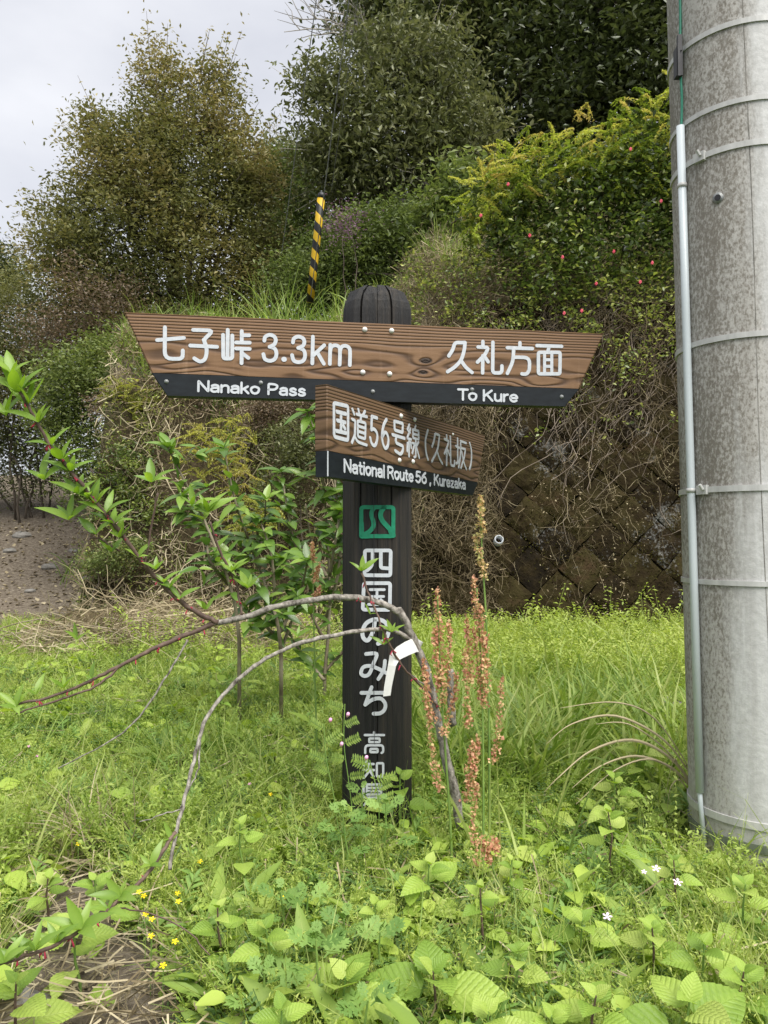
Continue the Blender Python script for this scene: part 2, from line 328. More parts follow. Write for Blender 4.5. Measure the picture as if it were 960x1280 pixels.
# ------------------------------------------------------------------ terrain
def sstep(t): t = np.clip(t, 0, 1); return t*t*(3-2*t)
def yfront(x):
    x = np.asarray(x, float)
    l = 6.15+.12*np.sin(x*3.1)+.08*np.sin(x*7.7)+4.5*np.maximum(0, -2.45-x)
    return np.where(x > .35, 5.75, l) if True else l
def wob(x, y): return (np.sin(x*2.3+1)*np.cos(y*1.9)+.6*np.sin(x*5.1-y*3.3)+.4*np.sin(x*9.3+y*7.9))*.5
def Hf(x, y):
    x = np.asarray(x, float); y = np.asarray(y, float)
    z = .016*wob(x, y)*np.clip(y/3, .3, 1.4)-.03*np.exp(-((x-.95)**2+(y-1.8)**2)/.3)
    z = z-.72*(1-sstep((y-.35)/.6))
    z = z+.24*np.clip(y-7.8, 0, 7)*sstep((-1.8-x)/1.2)*(y > 6)
    t = sstep((x-.1)/.5)                                      # soil bank on the left, wall on the right
    yl = 6.15+.12*np.sin(x*3.1)+.08*np.sin(x*7.7)+4.5*np.maximum(0, -2.45-x)
    dl = y-yl; dr = y-5.7
    crest = 2.80+.1*np.sin(x*2.1)+.30*sstep((x+1.4)/1.6)
    bl = crest*(.62*sstep(dl/.85)+.38*sstep((dl-.25)/1.5))*sstep((x+4.6)/1.7); br = 2.65*sstep(dr/.72)+.95*np.clip(y-6.6, 0, 1.9)
    z = z+bl*(1-t)+br*t+(.13*wob(x*1.7, y*1.7)+.07*wob(x*4.3, y*4.1))*sstep(np.where(t > .5, dr, dl)/.8)*(1-t*.6)
    hill = np.clip(y-8.3, 0, 45)*(.05+.42*sstep((x+3.5)/6.5))
    return z+hill
def H1(x, y): return float(Hf(x, y))
def dirtm(x, y):
    ax, ay, bx, by = -.66, 1.74, -.44, 1.02
    t = np.clip(((x-ax)*(bx-ax)+(y-ay)*(by-ay))/((bx-ax)**2+(by-ay)**2), 0, 1)
    d = np.hypot(x-ax-t*(bx-ax), y-ay-t*(by-ay)); return np.clip((.10+.20*t+.06*wob(x*5, y*5)-d)/.06, 0, 1)
def pathm(x, y): return sstep((-1.9-x+.25*wob(x, y))/.5)*sstep((y-6.6+.25*wob(x*2, y))/.6)*(y < 15)
gx = np.sinh(np.linspace(-3.9, 3.9, 330))*2.2; a = np.linspace(0, 1, 360)
gy = -14+np.interp(a, [0, .08, .62, .8, 1], [0, 14.3, 23, 34, 190])
GX, GY = np.meshgrid(gx, gy); GZ = Hf(GX, GY)
nx, ny = len(gx), len(gy); idx = np.arange(nx*ny).reshape(ny, nx)
fc = np.stack([idx[:-1, :-1], idx[:-1, 1:], idx[1:, 1:], idx[1:, :-1]], -1).reshape(-1, 4)
gm = mesh('ground', np.stack([GX, GY, GZ], -1), fc, M['ground'], True)
so_ = np.maximum(dirtm(GX, GY), pathm(GX, GY)); dlf = GY-(6.1+4.5*np.maximum(0, -2.45-GX))
dr_ = sstep(dlf/.3)*(1-sstep((GX-.9)/.5))*.95; dr_ = np.maximum(dr_, sstep((GY-6)/1)*.9)*(1-.8*so_)
for nm, arr in (('soil', so_), ('dry', dr_)):
    at = gm.attributes.new(nm, 'FLOAT', 'POINT'); at.data.foreach_set('value', arr.astype(np.float32).ravel())
ob('ground', gm, kind='structure')

# ------------------------------------------------------------------ leaf clouds, blades, scattering
def nrm(v): return v/np.maximum(np.linalg.norm(v, axis=-1, keepdims=True), 1e-9)
def leafcloud(c, size, tint, up=.35, asp=.42, fold=.18, droop=0, sz=None):
    n = len(c); size = np.full(n, size)*(rng.uniform(.6, 1.25, n)) if sz is None else sz
    d = rng.normal(size=(n, 3)); d[:, 2] = d[:, 2]*.6-droop; d = nrm(d)
    u = rng.normal(size=(n, 3)); u[:, 2] += up*4; s = nrm(np.cross(d, u)); u = np.cross(s, d)
    L = size[:, None]; b = c-d*L*.5; t = c+d*L*.5; m = c+u*L*fold*-.4
    v = np.stack([b, m+s*L*asp*.5+u*L*fold, t, m-s*L*asp*.5+u*L*fold], 1).reshape(-1, 3)
    k = np.arange(n)*4; f = np.concatenate([np.stack([k, k+1, k+2], 1), np.stack([k, k+2, k+3], 1)])
    return v, f, np.repeat(np.clip(tint, 0, 1), 4)
def blades(b, d, L, W, bend, tint, seg=4):
    """b base points, d start directions, L lengths, W widths, bend 0..1 how far each droops"""
    n = len(b); d = nrm(d); side = nrm(np.cross(d, np.array([0, 0, 1.])+rng.normal(size=(n, 3))*.4)); p = b.copy(); vs = []
    cur = d.copy()
    for i in range(seg+1):
        w_ = (W*(1-(i/seg)**1.6)*.5+.0002)[:, None]; vs += [p-side*w_, p+side*w_]
        cur = nrm(cur+np.array([0, 0, -1.])*(bend*(.25+i*.22))[:, None]); p = p+cur*(L/seg)[:, None]
    v = np.stack(vs, 1).reshape(-1, 3); k = np.arange(n)*(2*(seg+1)); f = []
    for i in range(seg): f.append(np.stack([k+2*i, k+2*i+1, k+2*i+3, k+2*i+2], 1))
    return v, np.concatenate(f), np.repeat(tint, 2*(seg+1))
def strands(c, d, L, W, curl, tint, seg=3):
    """thin stalks lying about: three-sided ribbons that wander"""
    n = len(c); cur = nrm(d); p = c-cur*(L*.5)[:, None]; vs = []
    side = nrm(np.cross(cur, rng.normal(size=(n, 3))))
    for i in range(seg+1):
        w_ = (W*.5)[:, None]; vs += [p-side*w_, p+side*w_]; cur = nrm(cur+rng.normal(size=(n, 3))*curl); p = p+cur*(L/seg)[:, None]
    v = np.stack(vs, 1).reshape(-1, 3); k = np.arange(n)*(2*(seg+1)); f = []
    for i in range(seg): f.append(np.stack([k+2*i, k+2*i+1, k+2*i+3, k+2*i+2], 1))
    return v, np.concatenate(f), np.repeat(tint, 2*(seg+1))
def cloudmesh(name, vft, mat): return mesh(name, vft[0], vft[1], mat, False, vft[2])
def join(parts):
    V, Fq, T, n = [], [], [], 0
    for v, f, t in parts: V.append(v); Fq.append(f+n); T.append(t); n += len(v)
    return np.concatenate(V), np.concatenate(Fq), np.concatenate(T)
def gn(name, pts, rot, scl, masters, kind='stuff'):
    """one object: every vertex carries one of the master clumps (the geometry itself is instanced)"""
    m = bpy.data.meshes.new(name); m.vertices.add(len(pts)); m.vertices.foreach_set('co', pts.astype(np.float32).ravel())
    for nm, ty, ar in (('rot', 'FLOAT_VECTOR', rot), ('scl', 'FLOAT', scl)):
        at = m.attributes.new(nm, ty, 'POINT'); at.data.foreach_set('vector' if ty[-1] == 'R' else 'value', ar.astype(np.float32).ravel())
    at = m.attributes.new('idx', 'INT', 'POINT'); at.data.foreach_set('value', rng.integers(0, len(masters), len(pts)).astype(np.int32))
    o = ob(name, m, kind=kind); g = bpy.data.node_groups.new(name+'_nodes', 'GeometryNodeTree')
    g.interface.new_socket('Geometry', in_out='INPUT', socket_type='NodeSocketGeometry'); g.interface.new_socket('Geometry', in_out='OUTPUT', socket_type='NodeSocketGeometry')
    A = g.nodes.new; gi, go = A('NodeGroupInput'), A('NodeGroupOutput'); ip = A('GeometryNodeInstanceOnPoints'); jn = A('GeometryNodeJoinGeometry')
    for ma in masters:
        oi = A('GeometryNodeObjectInfo'); oi.inputs['Object'].default_value = ma; gt = A('GeometryNodeGeometryToInstance')
        g.links.new(oi.outputs['Geometry'], gt.inputs[0]); g.links.new(gt.outputs[0], jn.inputs[0])
    def attr(nm, ty):
        x = A('GeometryNodeInputNamedAttribute'); x.data_type = ty; x.inputs['Name'].default_value = nm; return x.outputs[0]
    g.links.new(gi.outputs[0], ip.inputs['Points']); g.links.new(jn.outputs[0], ip.inputs['Instance']); ip.inputs['Pick Instance'].default_value = True
    g.links.new(attr('idx', 'INT'), ip.inputs['Instance Index']); g.links.new(attr('rot', 'FLOAT_VECTOR'), ip.inputs['Rotation'])
    g.links.new(attr('scl', 'FLOAT'), ip.inputs['Scale']); g.links.new(ip.outputs[0], go.inputs[0])
    md = o.modifiers.new('scatter', 'NODES'); md.node_group = g; return o
def master(me): return bpy.data.objects.new(me.name, me)

# ------------------------------------------------------------------ retaining wall
WY, WZ, LEAN = 5.5, -.05, .3
wall = thing('retaining_wall', (.9, WY, WZ), 'dark mossy retaining wall of diagonally set square stone blocks behind the tall grass', 'retaining wall')
wn = Vector((0, -1, LEAN)).normalized(); wu = Vector((1, 0, 0)); wv = Vector((0, LEAN, 1)).normalized()
WR = Matrix((wu, wv, wn)).transposed().to_4x4()       # local x along the wall, y up its face, z out of it
WT = Matrix.Translation((0, 0, 0)) @ WR
WL, WH = 3.7, 2.95
mb = MB(); mb.box((0, 0, 0), (.1, .1, .1)); 
bk = MB()
bk.v = [( -.75, -.1, -.045), (WL, -.1, -.045), (WL, WH, -.045), (-.35, WH, -.045), (-.75, -.1, -.35), (WL, -.1, -.35), (WL, WH, -.35), (-.35, WH, -.35)]
bk.t = [.5]*8; bk.f = [(0, 1, 2, 3), (4, 7, 6, 5), (0, 3, 7, 4), (1, 5, 6, 2), (3, 2, 6, 7), (0, 4, 5, 1)]
ob('mortar_backing', bk.mesh('mortar_backing', M['joint']), wall, WT)
SB = .275; bms = []
for q in range(7):
    b = MB(); r_ = random.Random(q); hs = SB/2-.003; n = 7; g = []
    for j in range(n):
        for i in range(n):
            u, v_ = (i/(n-1)*2-1), (j/(n-1)*2-1); e = max(abs(u), abs(v_))
            z = .030*(1-e**4)+r_.uniform(-.010, .010)*(e < .99)-(.022 if e > .99 else 0)+.01*math.sin(u*3+q)*math.cos(v_*2.5+q)
            g.append((u*hs+(r_.uniform(-.005, .005)), v_*hs+r_.uniform(-.005, .005), z*.38+.006*math.sin(i*2.1+q*3)*math.cos(j*1.7+q)))
    fs = [(j*n+i, j*n+i+1, (j+1)*n+i+1, (j+1)*n+i) for j in range(n-1) for i in range(n-1)]
    rim = [i for i in range(n)]+[j*n+n-1 for j in range(1, n)]+[(n-1)*n+i for i in range(n-2, -1, -1)]+[j*n for j in range(n-2, 0, -1)]
    k = len(g); g += [(g[i][0], g[i][1], -.06) for i in rim]; R = len(rim)
    fs += [(rim[(i+1) % R], rim[i], k+i, k+(i+1) % R) for i in range(R)]
    b.add(g, fs); me = b.mesh('block', M['block']); bms.append(me)
cnt = 0
for i in range(-30, 31):
    for j in range(-30, 31):
        u = (i-j)*SB*.7071; v_ = (i+j)*SB*.7071+.05
        lim = -.62+.14*v_
        if u < lim or u > WL-.1 or v_ < -.12 or v_ > WH-.08: continue
        Mx = WT @ Matrix.Translation((u, v_, random.uniform(-.016, .012))) @ Matrix.Rotation(math.radians(45+random.uniform(-3.5, 3.5)), 4, 'Z') @ Matrix.Rotation(math.radians(random.choice((0, 90, 180, 270))), 4, 'Z')
        ob('block', random.choice(bms), wall, Mx); cnt += 1
p_ = P(625, 678, 5.62)
dp = MB(); ring = 14; ax_ = wn
for (r0, r1) in ((.034, .026),):
    vs = []; 
    for z, r in ((-.06, r0), (.05, r0), (.05, r1), (-.06, r1)):
        vs += [(r*math.cos(2*math.pi*k/ring), r*math.sin(2*math.pi*k/ring), z) for k in range(ring)]
    dp.add(vs, [(s*ring+k, s*ring+(k+1) % ring, (s+1)*ring+(k+1) % ring, (s+1)*ring+k) for s in range(3) for k in range(ring)])
uu = p_.x-.9; vv = (p_.z-WZ)/wv.z
ob('drain_pipe', dp.mesh('drain_pipe', M['white'], True), wall, WT @ Matrix.Translation((uu, vv, .03)))

# ------------------------------------------------------------------ signpost
class Plane:
    """a vertical board plane through two photographed points; local x along, z up, y back"""
    def __init__(s, A, B):
        s.O = Vector(A); d = Vector(B)-Vector(A); d.z = 0; s.U = d.normalized(); s.Nn = Vector((s.U.y, -s.U.x, 0))   # toward viewer
        s.M = Matrix.Translation(s.O) @ Matrix(((s.U.x, -s.Nn.x, 0), (s.U.y, -s.Nn.y, 0), (0, 0, 1))).to_4x4()
    def uv(s, px, py):
        d = ray(px, py); C = Vector((0, 0, CAMH)); t = (s.O-C).dot(s.Nn)/d.dot(s.Nn); p = C+d*t-s.O; return Vector((p.dot(s.U), p.z))
def strokes(mb, pl, org, s, items, wd, h=.0012, back=.0):
    """items: (points in zoomed photo pixels, mode) -> raised painted strokes with round ends"""
    for it in items:
        pts, mode = it[0], it[1]; r = it[2] if len(it) > 2 else 14; ww = it[3] if len(it) > 3 else wd
        q = [pl.uv(org[0]+x/s, org[1]+y/s) for x, y in pts]; rs = r/s*.0020
        closed = 'c' in mode
        q = crom(q, 5, closed) if 's' in mode else rnd(q, rs, closed)
        ribbon(mb, q, ww, h+.00003*(len(mb.v) % 17), back, closed)
def ribbon(mb, q, wd, h, back, closed):
    o = [q[0]]
    for p in q[1:]:
        if (p-o[-1]).length > 1e-5: o.append(p)
    q = o; n = len(q)
    if closed and (q[0]-q[-1]).length < 1e-5: q.pop(); n -= 1
    if n == 1: q = [q[0], q[0]+Vector((1e-4, 0))]; n = 2
    L, R = [], []
    for i in range(n):
        a = q[i]-q[i-1] if (i > 0 or closed) else q[1]-q[0]; b = q[(i+1) % n]-q[i] if (i < n-1 or closed) else a
        a, b = a.normalized(), b.normalized(); t = (a+b)
        t = t.normalized() if t.length > 1e-6 else a; m = Vector((-t.y, t.x)); k = 1/max(.6, m.dot(Vector((-a.y, a.x)))); L.append(q[i]+m*wd/2*k); R.append(q[i]-m*wd/2*k)
    yf, yb = -h, back; V = []; Fc = []
    for i in range(n): V += [(L[i].x, yf, L[i].y), (R[i].x, yf, R[i].y), (L[i].x, yb, L[i].y), (R[i].x, yb, R[i].y)]
    for i in range(n if closed else n-1):
        j = (i+1) % n; Fc += [(4*i, 4*i+1, 4*j+1, 4*j), (4*i+2, 4*i, 4*j, 4*j+2), (4*i+1, 4*i+3, 4*j+3, 4*j+1)]
    if not closed:
        for i, sg in ((0, -1), (n-1, 1)):
            t = (q[1]-q[0]) if i == 0 else (q[-1]-q[-2]); t = t.normalized()*sg; m = Vector((-t.y, t.x)); k0 = len(V); cc = q[i]; K = 7
            for k in range(K+1):
                an = math.pi*k/K; p = cc+m*math.cos(an)*wd/2+t*math.sin(an)*wd/2; V += [(p.x, yf, p.y), (p.x, yb, p.y)]
            V.append((cc.x, yf, cc.y)); e = len(V)-1
            for k in range(K): Fc += [(k0+2*k, e, k0+2*k+2), (k0+2*k, k0+2*k+2, k0+2*k+3, k0+2*k+1)]
    mb.add(V, Fc)
GL = {  # stroke alphabet: cap height 1
 'N': (.62, [([(0, 0), (0, 1), (.62, 0), (.62, 1)], 'p')]), 'P': (.56, [([(0, 0), (0, 1), (.35, 1), (.56, .9), (.58, .7), (.45, .5), (.3, .45), (0, .45)], 'p')]),
 'T': (.66, [([(0, 1), (.66, 1)], 'p'), ([(.33, 1), (.33, 0)], 'p')]), 'K': (.6, [([(0, 0), (0, 1)], 'p'), ([(.55, 1), (0, .4)], 'p'), ([(.2, .6), (.6, 0)], 'p')]),
 'R': (.6, [([(0, 0), (0, 1), (.35, 1), (.56, .9), (.57, .68), (.42, .5), (0, .48)], 'p'), ([(.35, .48), (.6, 0)], 'p')]),
 'a': (.48, [([(.05, .56), (.22, .66), (.42, .6), (.46, .42), (.46, .0)], 's'), ([(.46, .38), (.2, .38), (.03, .28), (.03, .1), (.18, 0), (.36, .05), (.46, .17)], 's')]),
 'n': (.44, [([(0, 0), (0, .66)], 'p'), ([(0, .42), (.1, .6), (.28, .66), (.42, .56), (.44, .4), (.44, 0)], 's')]),
 'k': (.44, [([(0, 0), (0, 1)], 'p'), ([(.4, .66), (0, .28)], 'p'), ([(.15, .42), (.44, 0)], 'p')]),
 'o': (.5, [([(.25, .66), (.47, .54), (.5, .33), (.42, .1), (.25, 0), (.08, .1), (0, .33), (.05, .55)], 'sc')]),
 's': (.4, [([(.37, .55), (.22, .66), (.05, .58), (.04, .43), (.2, .34), (.37, .25), (.38, .1), (.22, 0), (.05, .04), (0, .12)], 's')]),
 'u': (.44, [([(0, .66), (0, .22), (.06, .06), (.2, 0), (.36, .07), (.44, .25)], 's'), ([(.44, .66), (.44, 0)], 'p')]),
 'r': (.26, [([(0, 0), (0, .66)], 'p'), ([(0, .4), (.1, .6), (.27, .66)], 's')]),
 'e': (.48, [([(.02, .35), (.46, .35), (.42, .56), (.25, .66), (.07, .56), (0, .33), (.07, .09), (.25, 0), (.44, .1)], 's')]),
 't': (.3, [([(.12, .9), (.12, .15), (.18, 0), (.3, .02)], 'p'), ([(0, .64), (.29, .64)], 'p')]),
 'i': (.04, [([(.02, 0), (.02, .66)], 'p'), ([(.02, .93), (.025, .95)], 'p')]), 'l': (.04, [([(.02, 0), (.02, 1)], 'p')]),
 'z': (.42, [([(.02, .64), (.4, .64), (0, .01), (.42, .01)], 'p')]),
 '5': (.5, [([(.46, 1), (.08, 1), (.04, .52)], 'p'), ([(.04, .52), (.25, .62), (.46, .5), (.5, .3), (.4, .07), (.22, 0), (0, .12)], 's')]),
 '6': (.5, [([(.42, 1), (.15, .72), (.01, .38), (.06, .1), (.25, 0), (.45, .1), (.5, .3), (.42, .52), (.25, .6), (.06, .5)], 's')]),
 ',': (.08, [([(.05, .06), (.03, -.16)], 'p')]), ' ': (.25, [])}
def latin(mb, txt, p0, p1, cap, wd, gap=.2, h=.0012):
    """writes txt from local (u, w) p0 to p1"""
    tot = sum(GL[c][0] for c in txt)+gap*(len(txt)-1); d = Vector(p1)-Vector(p0); sx = d.length/tot; x = 0; d = d.normalized(); n = Vector((-d.y, d.x))
    for c in txt:
        for it in GL[c][1]:
            q = [Vector(p0)+d*(x+a)*sx+n*b*cap for a, b in it[0]]
            q = crom(q, 5, 'c' in it[1]) if 's' in it[1] else rnd(q, cap*.12)
            ribbon(mb, q, wd, h+.00003*(len(mb.v) % 17), 0, 'c' in it[1])
        x += GL[c][0]+gap
def poly_board(corners, th, bev=.0025):
    """extruded convex outline (u, w) with small chamfered edges; front at y=0"""
    b = MB(); n = len(corners); c = sum((Vector(q) for q in corners), Vector((0, 0)))/n
    def inset(d): return [Vector(q)+(c-Vector(q)).normalized()*d*1.4 for q in corners]
    rings = [(inset(bev), 0), (inset(0), bev), (inset(0), th-bev), (inset(bev), th)]; vs = []
    for r, y in rings: vs += [(p.x, y, p.y) for p in r]
    fs = [tuple(range(n))]+[(k*n+i, (k+1)*n+i, (k+1)*n+(i+1) % n, k*n+(i+1) % n) for k in range(3) for i in range(n)]+[tuple(range(3*n, 4*n))[::-1]]
    b.add(vs, fs); return b
def screw(parent, u, w_, y, r, mat, name='screw'):
    b = MB(); n = 10; vs = [(0, -r*.75, 0)]
    for k, (rr, yy) in enumerate(((.55, -.62), (1, -.15), (1.05, .3))): vs += [(r*rr*math.cos(2*math.pi*i/n), r*yy, r*rr*math.sin(2*math.pi*i/n)) for i in range(n)]
    fs = [(0, 1+(i+1) % n, 1+i) for i in range(n)]+[(1+k*n+i, 1+k*n+(i+1) % n, 1+(k+1)*n+(i+1) % n, 1+(k+1)*n+i) for k in range(2) for i in range(n)]
    b.add(vs, fs); return ob(name, b.mesh(name, mat, True), parent, Matrix.Translation((u, y, w_)))

PX, PY = -.0195, 2.06                                    # post axis
sign = thing('signpost', (PX, PY, H1(PX, PY)), 'black timber signpost with two brown arrow boards and white Japanese lettering', 'signpost')
PW, CH = .0895, .029
prof = [(-PW, -PW+CH), (-PW+CH, -PW), (-.0455, -PW), (-.0425, -PW+.012), (-.0395, -PW), (-.0015, -PW), (0, -PW+.006), (.0015, -PW), (.034, -PW), (.0368, -PW+.010), (.0396, -PW),
        (PW-CH, -PW), (PW, -PW+CH), (PW, PW-CH), (PW-CH, PW), (-PW+CH, PW), (-PW, PW-CH)]
b = MB(); zt = P(470, 361, PY-.03).z; zs = [(-.35, 1)]+[(z, 1) for z in np.linspace(0, zt-.085, 8)]
zs += [(zt-.085*(1-math.sin(a)), math.cos(a)**.5) for a in np.radians([12, 25, 38, 50, 62, 73, 82])]+[(zt, .18)]
vs = []; np_ = len(prof)
for (z, s) in zs:
    for i, (x, y) in enumerate(prof):
        gd = 1.0
        if i in (3, 9) and z < .5*zt+.2: y = -PW+.0015
        if i == 6 and z > .63: y = -PW+.002
        sx = s if s < 1 else 1; vs.append((x*sx*(1-.0*z), y*(.35+.65*sx), z+(random.uniform(-.004, .004) if s < 1 else 0)))
fs = [(k*np_+i, k*np_+(i+1) % np_, (k+1)*np_+(i+1) % np_, (k+1)*np_+i) for k in range(len(zs)-1) for i in range(np_)]+[tuple(range((len(zs)-1)*np_, len(zs)*np_))]
b.add([(x, y, z-H1(PX, PY)) for x, y, z in vs], fs)
yaw = math.radians(1.5)
post = ob('post', b.mesh('post', M['charred']), sign, Matrix.Rotation(yaw, 4, 'Z'))
# post face plane for the emblem and the vertical lettering
ppl = Plane((PX-.09, PY-PW-.0031, 1), (PX+.09, PY-PW-.0031+.18*math.sin(yaw), 1)); PM = off(sign) @ ppl.M
Z7 = ((430, 670), 5.82); W7 = .0092
L = MB()
strokes(L, ppl, *Z7, [([(152, 105), (340, 105), (337, 287), (150, 285)], 'pc', 16), ([(208, 110), (208, 195), (195, 225), (168, 250)], 'p', 20), ([(268, 110), (268, 232), (330, 236)], 'p', 16),
    ([(145, 343), (336, 343), (333, 537), (136, 535)], 'pc', 16)], W7)
strokes(L, ppl, *Z7, [([(190, 390), (293, 390)], 'p'), ([(190, 440), (288, 440)], 'p'), ([(178, 497), (298, 500)], 'p'), ([(240, 390), (240, 497)], 'p'), ([(268, 462), (284, 478)], 'p')], .0068)
strokes(L, ppl, *Z7, [([(225, 615), (212, 690), (176, 757), (142, 742), (135, 690), (165, 632), (228, 606), (292, 622), (325, 675), (312, 735), (285, 765), (248, 783)], 's')], .0102)
strokes(L, ppl, *Z7, [([(160, 858), (236, 858), (215, 925), (185, 1000), (150, 1018), (124, 998), (140, 955), (190, 945), (255, 968), (322, 1005)], 's'), ([(298, 908), (288, 975), (250, 1040)], 's')], .0092)
Z4 = ((400, 820), 4.0)
strokes(L, ppl, *Z4, [([(207, 184), (322, 184)], 'p'), ([(258, 156), (243, 195), (226, 243)], 's'), ([(226, 243), (262, 218), (302, 212), (326, 238), (322, 268), (300, 286), (268, 288)], 's')], .0092)
strokes(L, ppl, *Z4, [([(270, 381), (270, 395)], 'p'), ([(224, 395), (320, 395)], 'p'), ([(246, 412), (298, 412), (298, 430), (246, 430)], 'pc', 4), ([(226, 484), (226, 446), (316, 446), (316, 478), (308, 484)], 'p', 20), ([(252, 464), (288, 464), (288, 480), (252, 480)], 'pc', 4),
    ([(236, 520), (222, 548)], 'p'), ([(226, 540), (268, 540)], 'p'), ([(218, 570), (270, 570)], 'p'), ([(246, 540), (244, 575), (220, 608)], 's'), ([(250, 576), (268, 602)], 'p'), ([(284, 536), (316, 536), (316, 602), (284, 602)], 'pc', 6),
    ([(234, 642), (306, 642), (306, 692), (234, 692)], 'pc', 4), ([(236, 659), (304, 659)], 'p'), ([(236, 675), (304, 675)], 'p'), ([(218, 652), (218, 708), (316, 708)], 'p', 8), ([(266, 708), (266, 750)], 'p'), ([(238, 722), (222, 745)], 'p'), ([(294, 722), (312, 745)], 'p')], .0056)
ob('lettering', L.mesh('lettering', M['white']), sign, PM, label='white rounded vertical lettering down the black post')
E = MB(); Z1 = ((415, 590), 8.727)
strokes(E, ppl, *Z1, [([(320, 384), (670, 384), (668, 700), (320, 700)], 'pc', 30, .0104), ([(462, 385), (436, 430), (432, 480), (450, 540), (448, 600), (400, 655), (350, 680)], 's', 0, .0112),
    ([(570, 385), (538, 430), (530, 480), (552, 535), (610, 600), (655, 650)], 's', 0, .0122), ([(322, 560), (322, 700), (400, 700)], 'p', 8, .012), ([(640, 640), (665, 690)], 'p', 8, .014)], .01, .0016)
ob('emblem', E.mesh('emblem', M['green']), sign, PM, label='green square emblem with two curving bands')
C = MB(); strokes(C, ppl, (0, 0), 1.0, [([(467, 602), (467.5, 700), (467, 800), (468, 930)], 's')], .0011, .0024)
ob('crack_shade_strip', C.mesh('crack_shade_strip', M['rubber']), sign, PM)  # raised dark strip standing in for the shade inside the split
# upper board
b1 = Plane(P(155, 390, 1.835), P(755, 417, 2.025)); c1 = [b1.uv(*q) for q in ((155, 390), (755, 417), (724, 486), (189.5, 466))]
B1 = poly_board(c1, .036); zb = .5*(c1[2].y+c1[3].y)
board = ob('direction_board', B1.mesh('direction_board', M['wood']), sign, off(sign) @ b1.M, label='upper brown board slanted at both ends with a black name strip')
s1 = [c1[3]+Vector((0, -.0006)), c1[2]+Vector((0, -.0006)), b1.uv(706.5, 508), b1.uv(208.5, 494.5)]
ob('name_strip', poly_board(s1, .034, .0015).mesh('name_strip', M['black']), board, Matrix.Translation((0, -.0005, 0)))
W1 = .0092; L = MB(); ZA = ((180, 395), 6.857); ZB = ((310, 395), 6.857); ZC = ((550, 410), 5.333)
strokes(L, b1, *ZA, [([(113, 207), (342, 188)], 'p'), ([(180, 98), (178, 368), (332, 368), (333, 297)], 'p', 62), ([(422, 120), (600, 125), (512, 203), (530, 262)], 'p', 60), ([(512, 205), (533, 262), (536, 320), (520, 372), (480, 390), (432, 364)], 's'), ([(397, 254), (626, 265)], 'p'),
    ([(678, 163), (680, 366), (757, 366), (757, 168)], 'p', 22), ([(718, 120), (716, 362)], 'p'), ([(838, 131), (838, 228)], 'p'), ([(840, 166), (902, 166)], 'p'), ([(790, 228), (906, 230)], 'p'), ([(790, 279), (906, 283)], 'p'), ([(838, 283), (836, 406)], 'p'), ([(848, 325), (895, 360)], 'p')], W1)
strokes(L, b1, *ZB, [([(140, 213), (148, 180), (185, 163), (224, 176), (238, 208), (224, 245), (185, 265)], 's'), ([(185, 265), (228, 280), (244, 322), (230, 368), (190, 385), (146, 370), (132, 328)], 's'), ([(307, 372), (311, 372)], 'p', 1, .0125),
    ([(385, 228), (394, 194), (430, 178), (468, 190), (483, 220), (470, 257), (430, 275)], 's'), ([(430, 275), (474, 291), (489, 334), (476, 380), (435, 397), (392, 382), (378, 336)], 's'),
    ([(556, 178), (551, 408)], 'p'), ([(653, 252), (560, 338)], 'p'), ([(592, 310), (650, 410)], 'p'), ([(705, 248), (701, 412)], 'p'), ([(704, 305), (715, 266), (748, 252), (780, 266), (788, 304), (785, 418)], 's'), ([(788, 306), (800, 268), (832, 256), (864, 272), (874, 310), (872, 422)], 's')], W1)
strokes(L, b1, *ZC, [([(58, 187), (85, 145), (98, 98), (166, 98)], 'p', 20), ([(166, 98), (160, 150), (140, 212), (100, 258), (50, 292)], 's'), ([(138, 214), (170, 260), (213, 297)], 's'),
    ([(285, 91), (285, 122)], 'p'), ([(253, 127), (322, 130), (300, 178), (249, 228)], 'p', 20), ([(285, 185), (283, 300)], 'p'), ([(300, 196), (320, 226)], 'p'), ([(352, 96), (350, 300), (412, 300), (412, 253)], 'p', 22),
    ([(532, 99), (532, 128)], 'p'), ([(448, 132), (615, 138)], 'p'), ([(490, 140), (482, 225), (448, 303)], 's'), ([(490, 195), (598, 197), (594, 285), (575, 310), (545, 306)], 'p', 60),
    ([(645, 118), (810, 123)], 'p'), ([(726, 126), (718, 158)], 'p'), ([(655, 163), (800, 163), (798, 306), (655, 306)], 'pc', 14), ([(696, 165), (696, 303)], 'p', 0, .008), ([(744, 165), (744, 303)], 'p', 0, .008), ([(696, 212), (744, 212)], 'p', 0, .008), ([(696, 256), (744, 256)], 'p', 0, .008)], W1)
ob('lettering', L.mesh('lettering', M['white']), board)
L = MB(); q = lambda x, y: b1.uv(x, y)
latin(L, 'Nanako', q(248, 489), q(323.5, 492.3), .0252, .0056, .17, .0020); latin(L, 'Pass', q(335.5, 492.8), q(381, 494.8), .0252, .0056, .19, .0020)
latin(L, 'To', q(572.5, 499.5), q(595, 500.3), .0262, .0057, .1, .0020); latin(L, 'Kure', q(604.5, 500.7), q(646, 502.2), .0262, .0057, .19, .0020)
ob('name_lettering', L.mesh('name_lettering', M['white']), board)
for (x, y) in ((456, 412), (489.5, 413.5), (453.5, 465.5), (487, 467.5)):
    u = b1.uv(x, y); screw(board, u.x, u.y, -.001, .0066, M['screw'])
for (x, y) in ((208, 477), (326, 478.5), (466, 489.5), (590, 487), (702, 496)):
    u = b1.uv(x, y); screw(board, u.x, u.y, -.0005, .0055, M['steelscrew'])
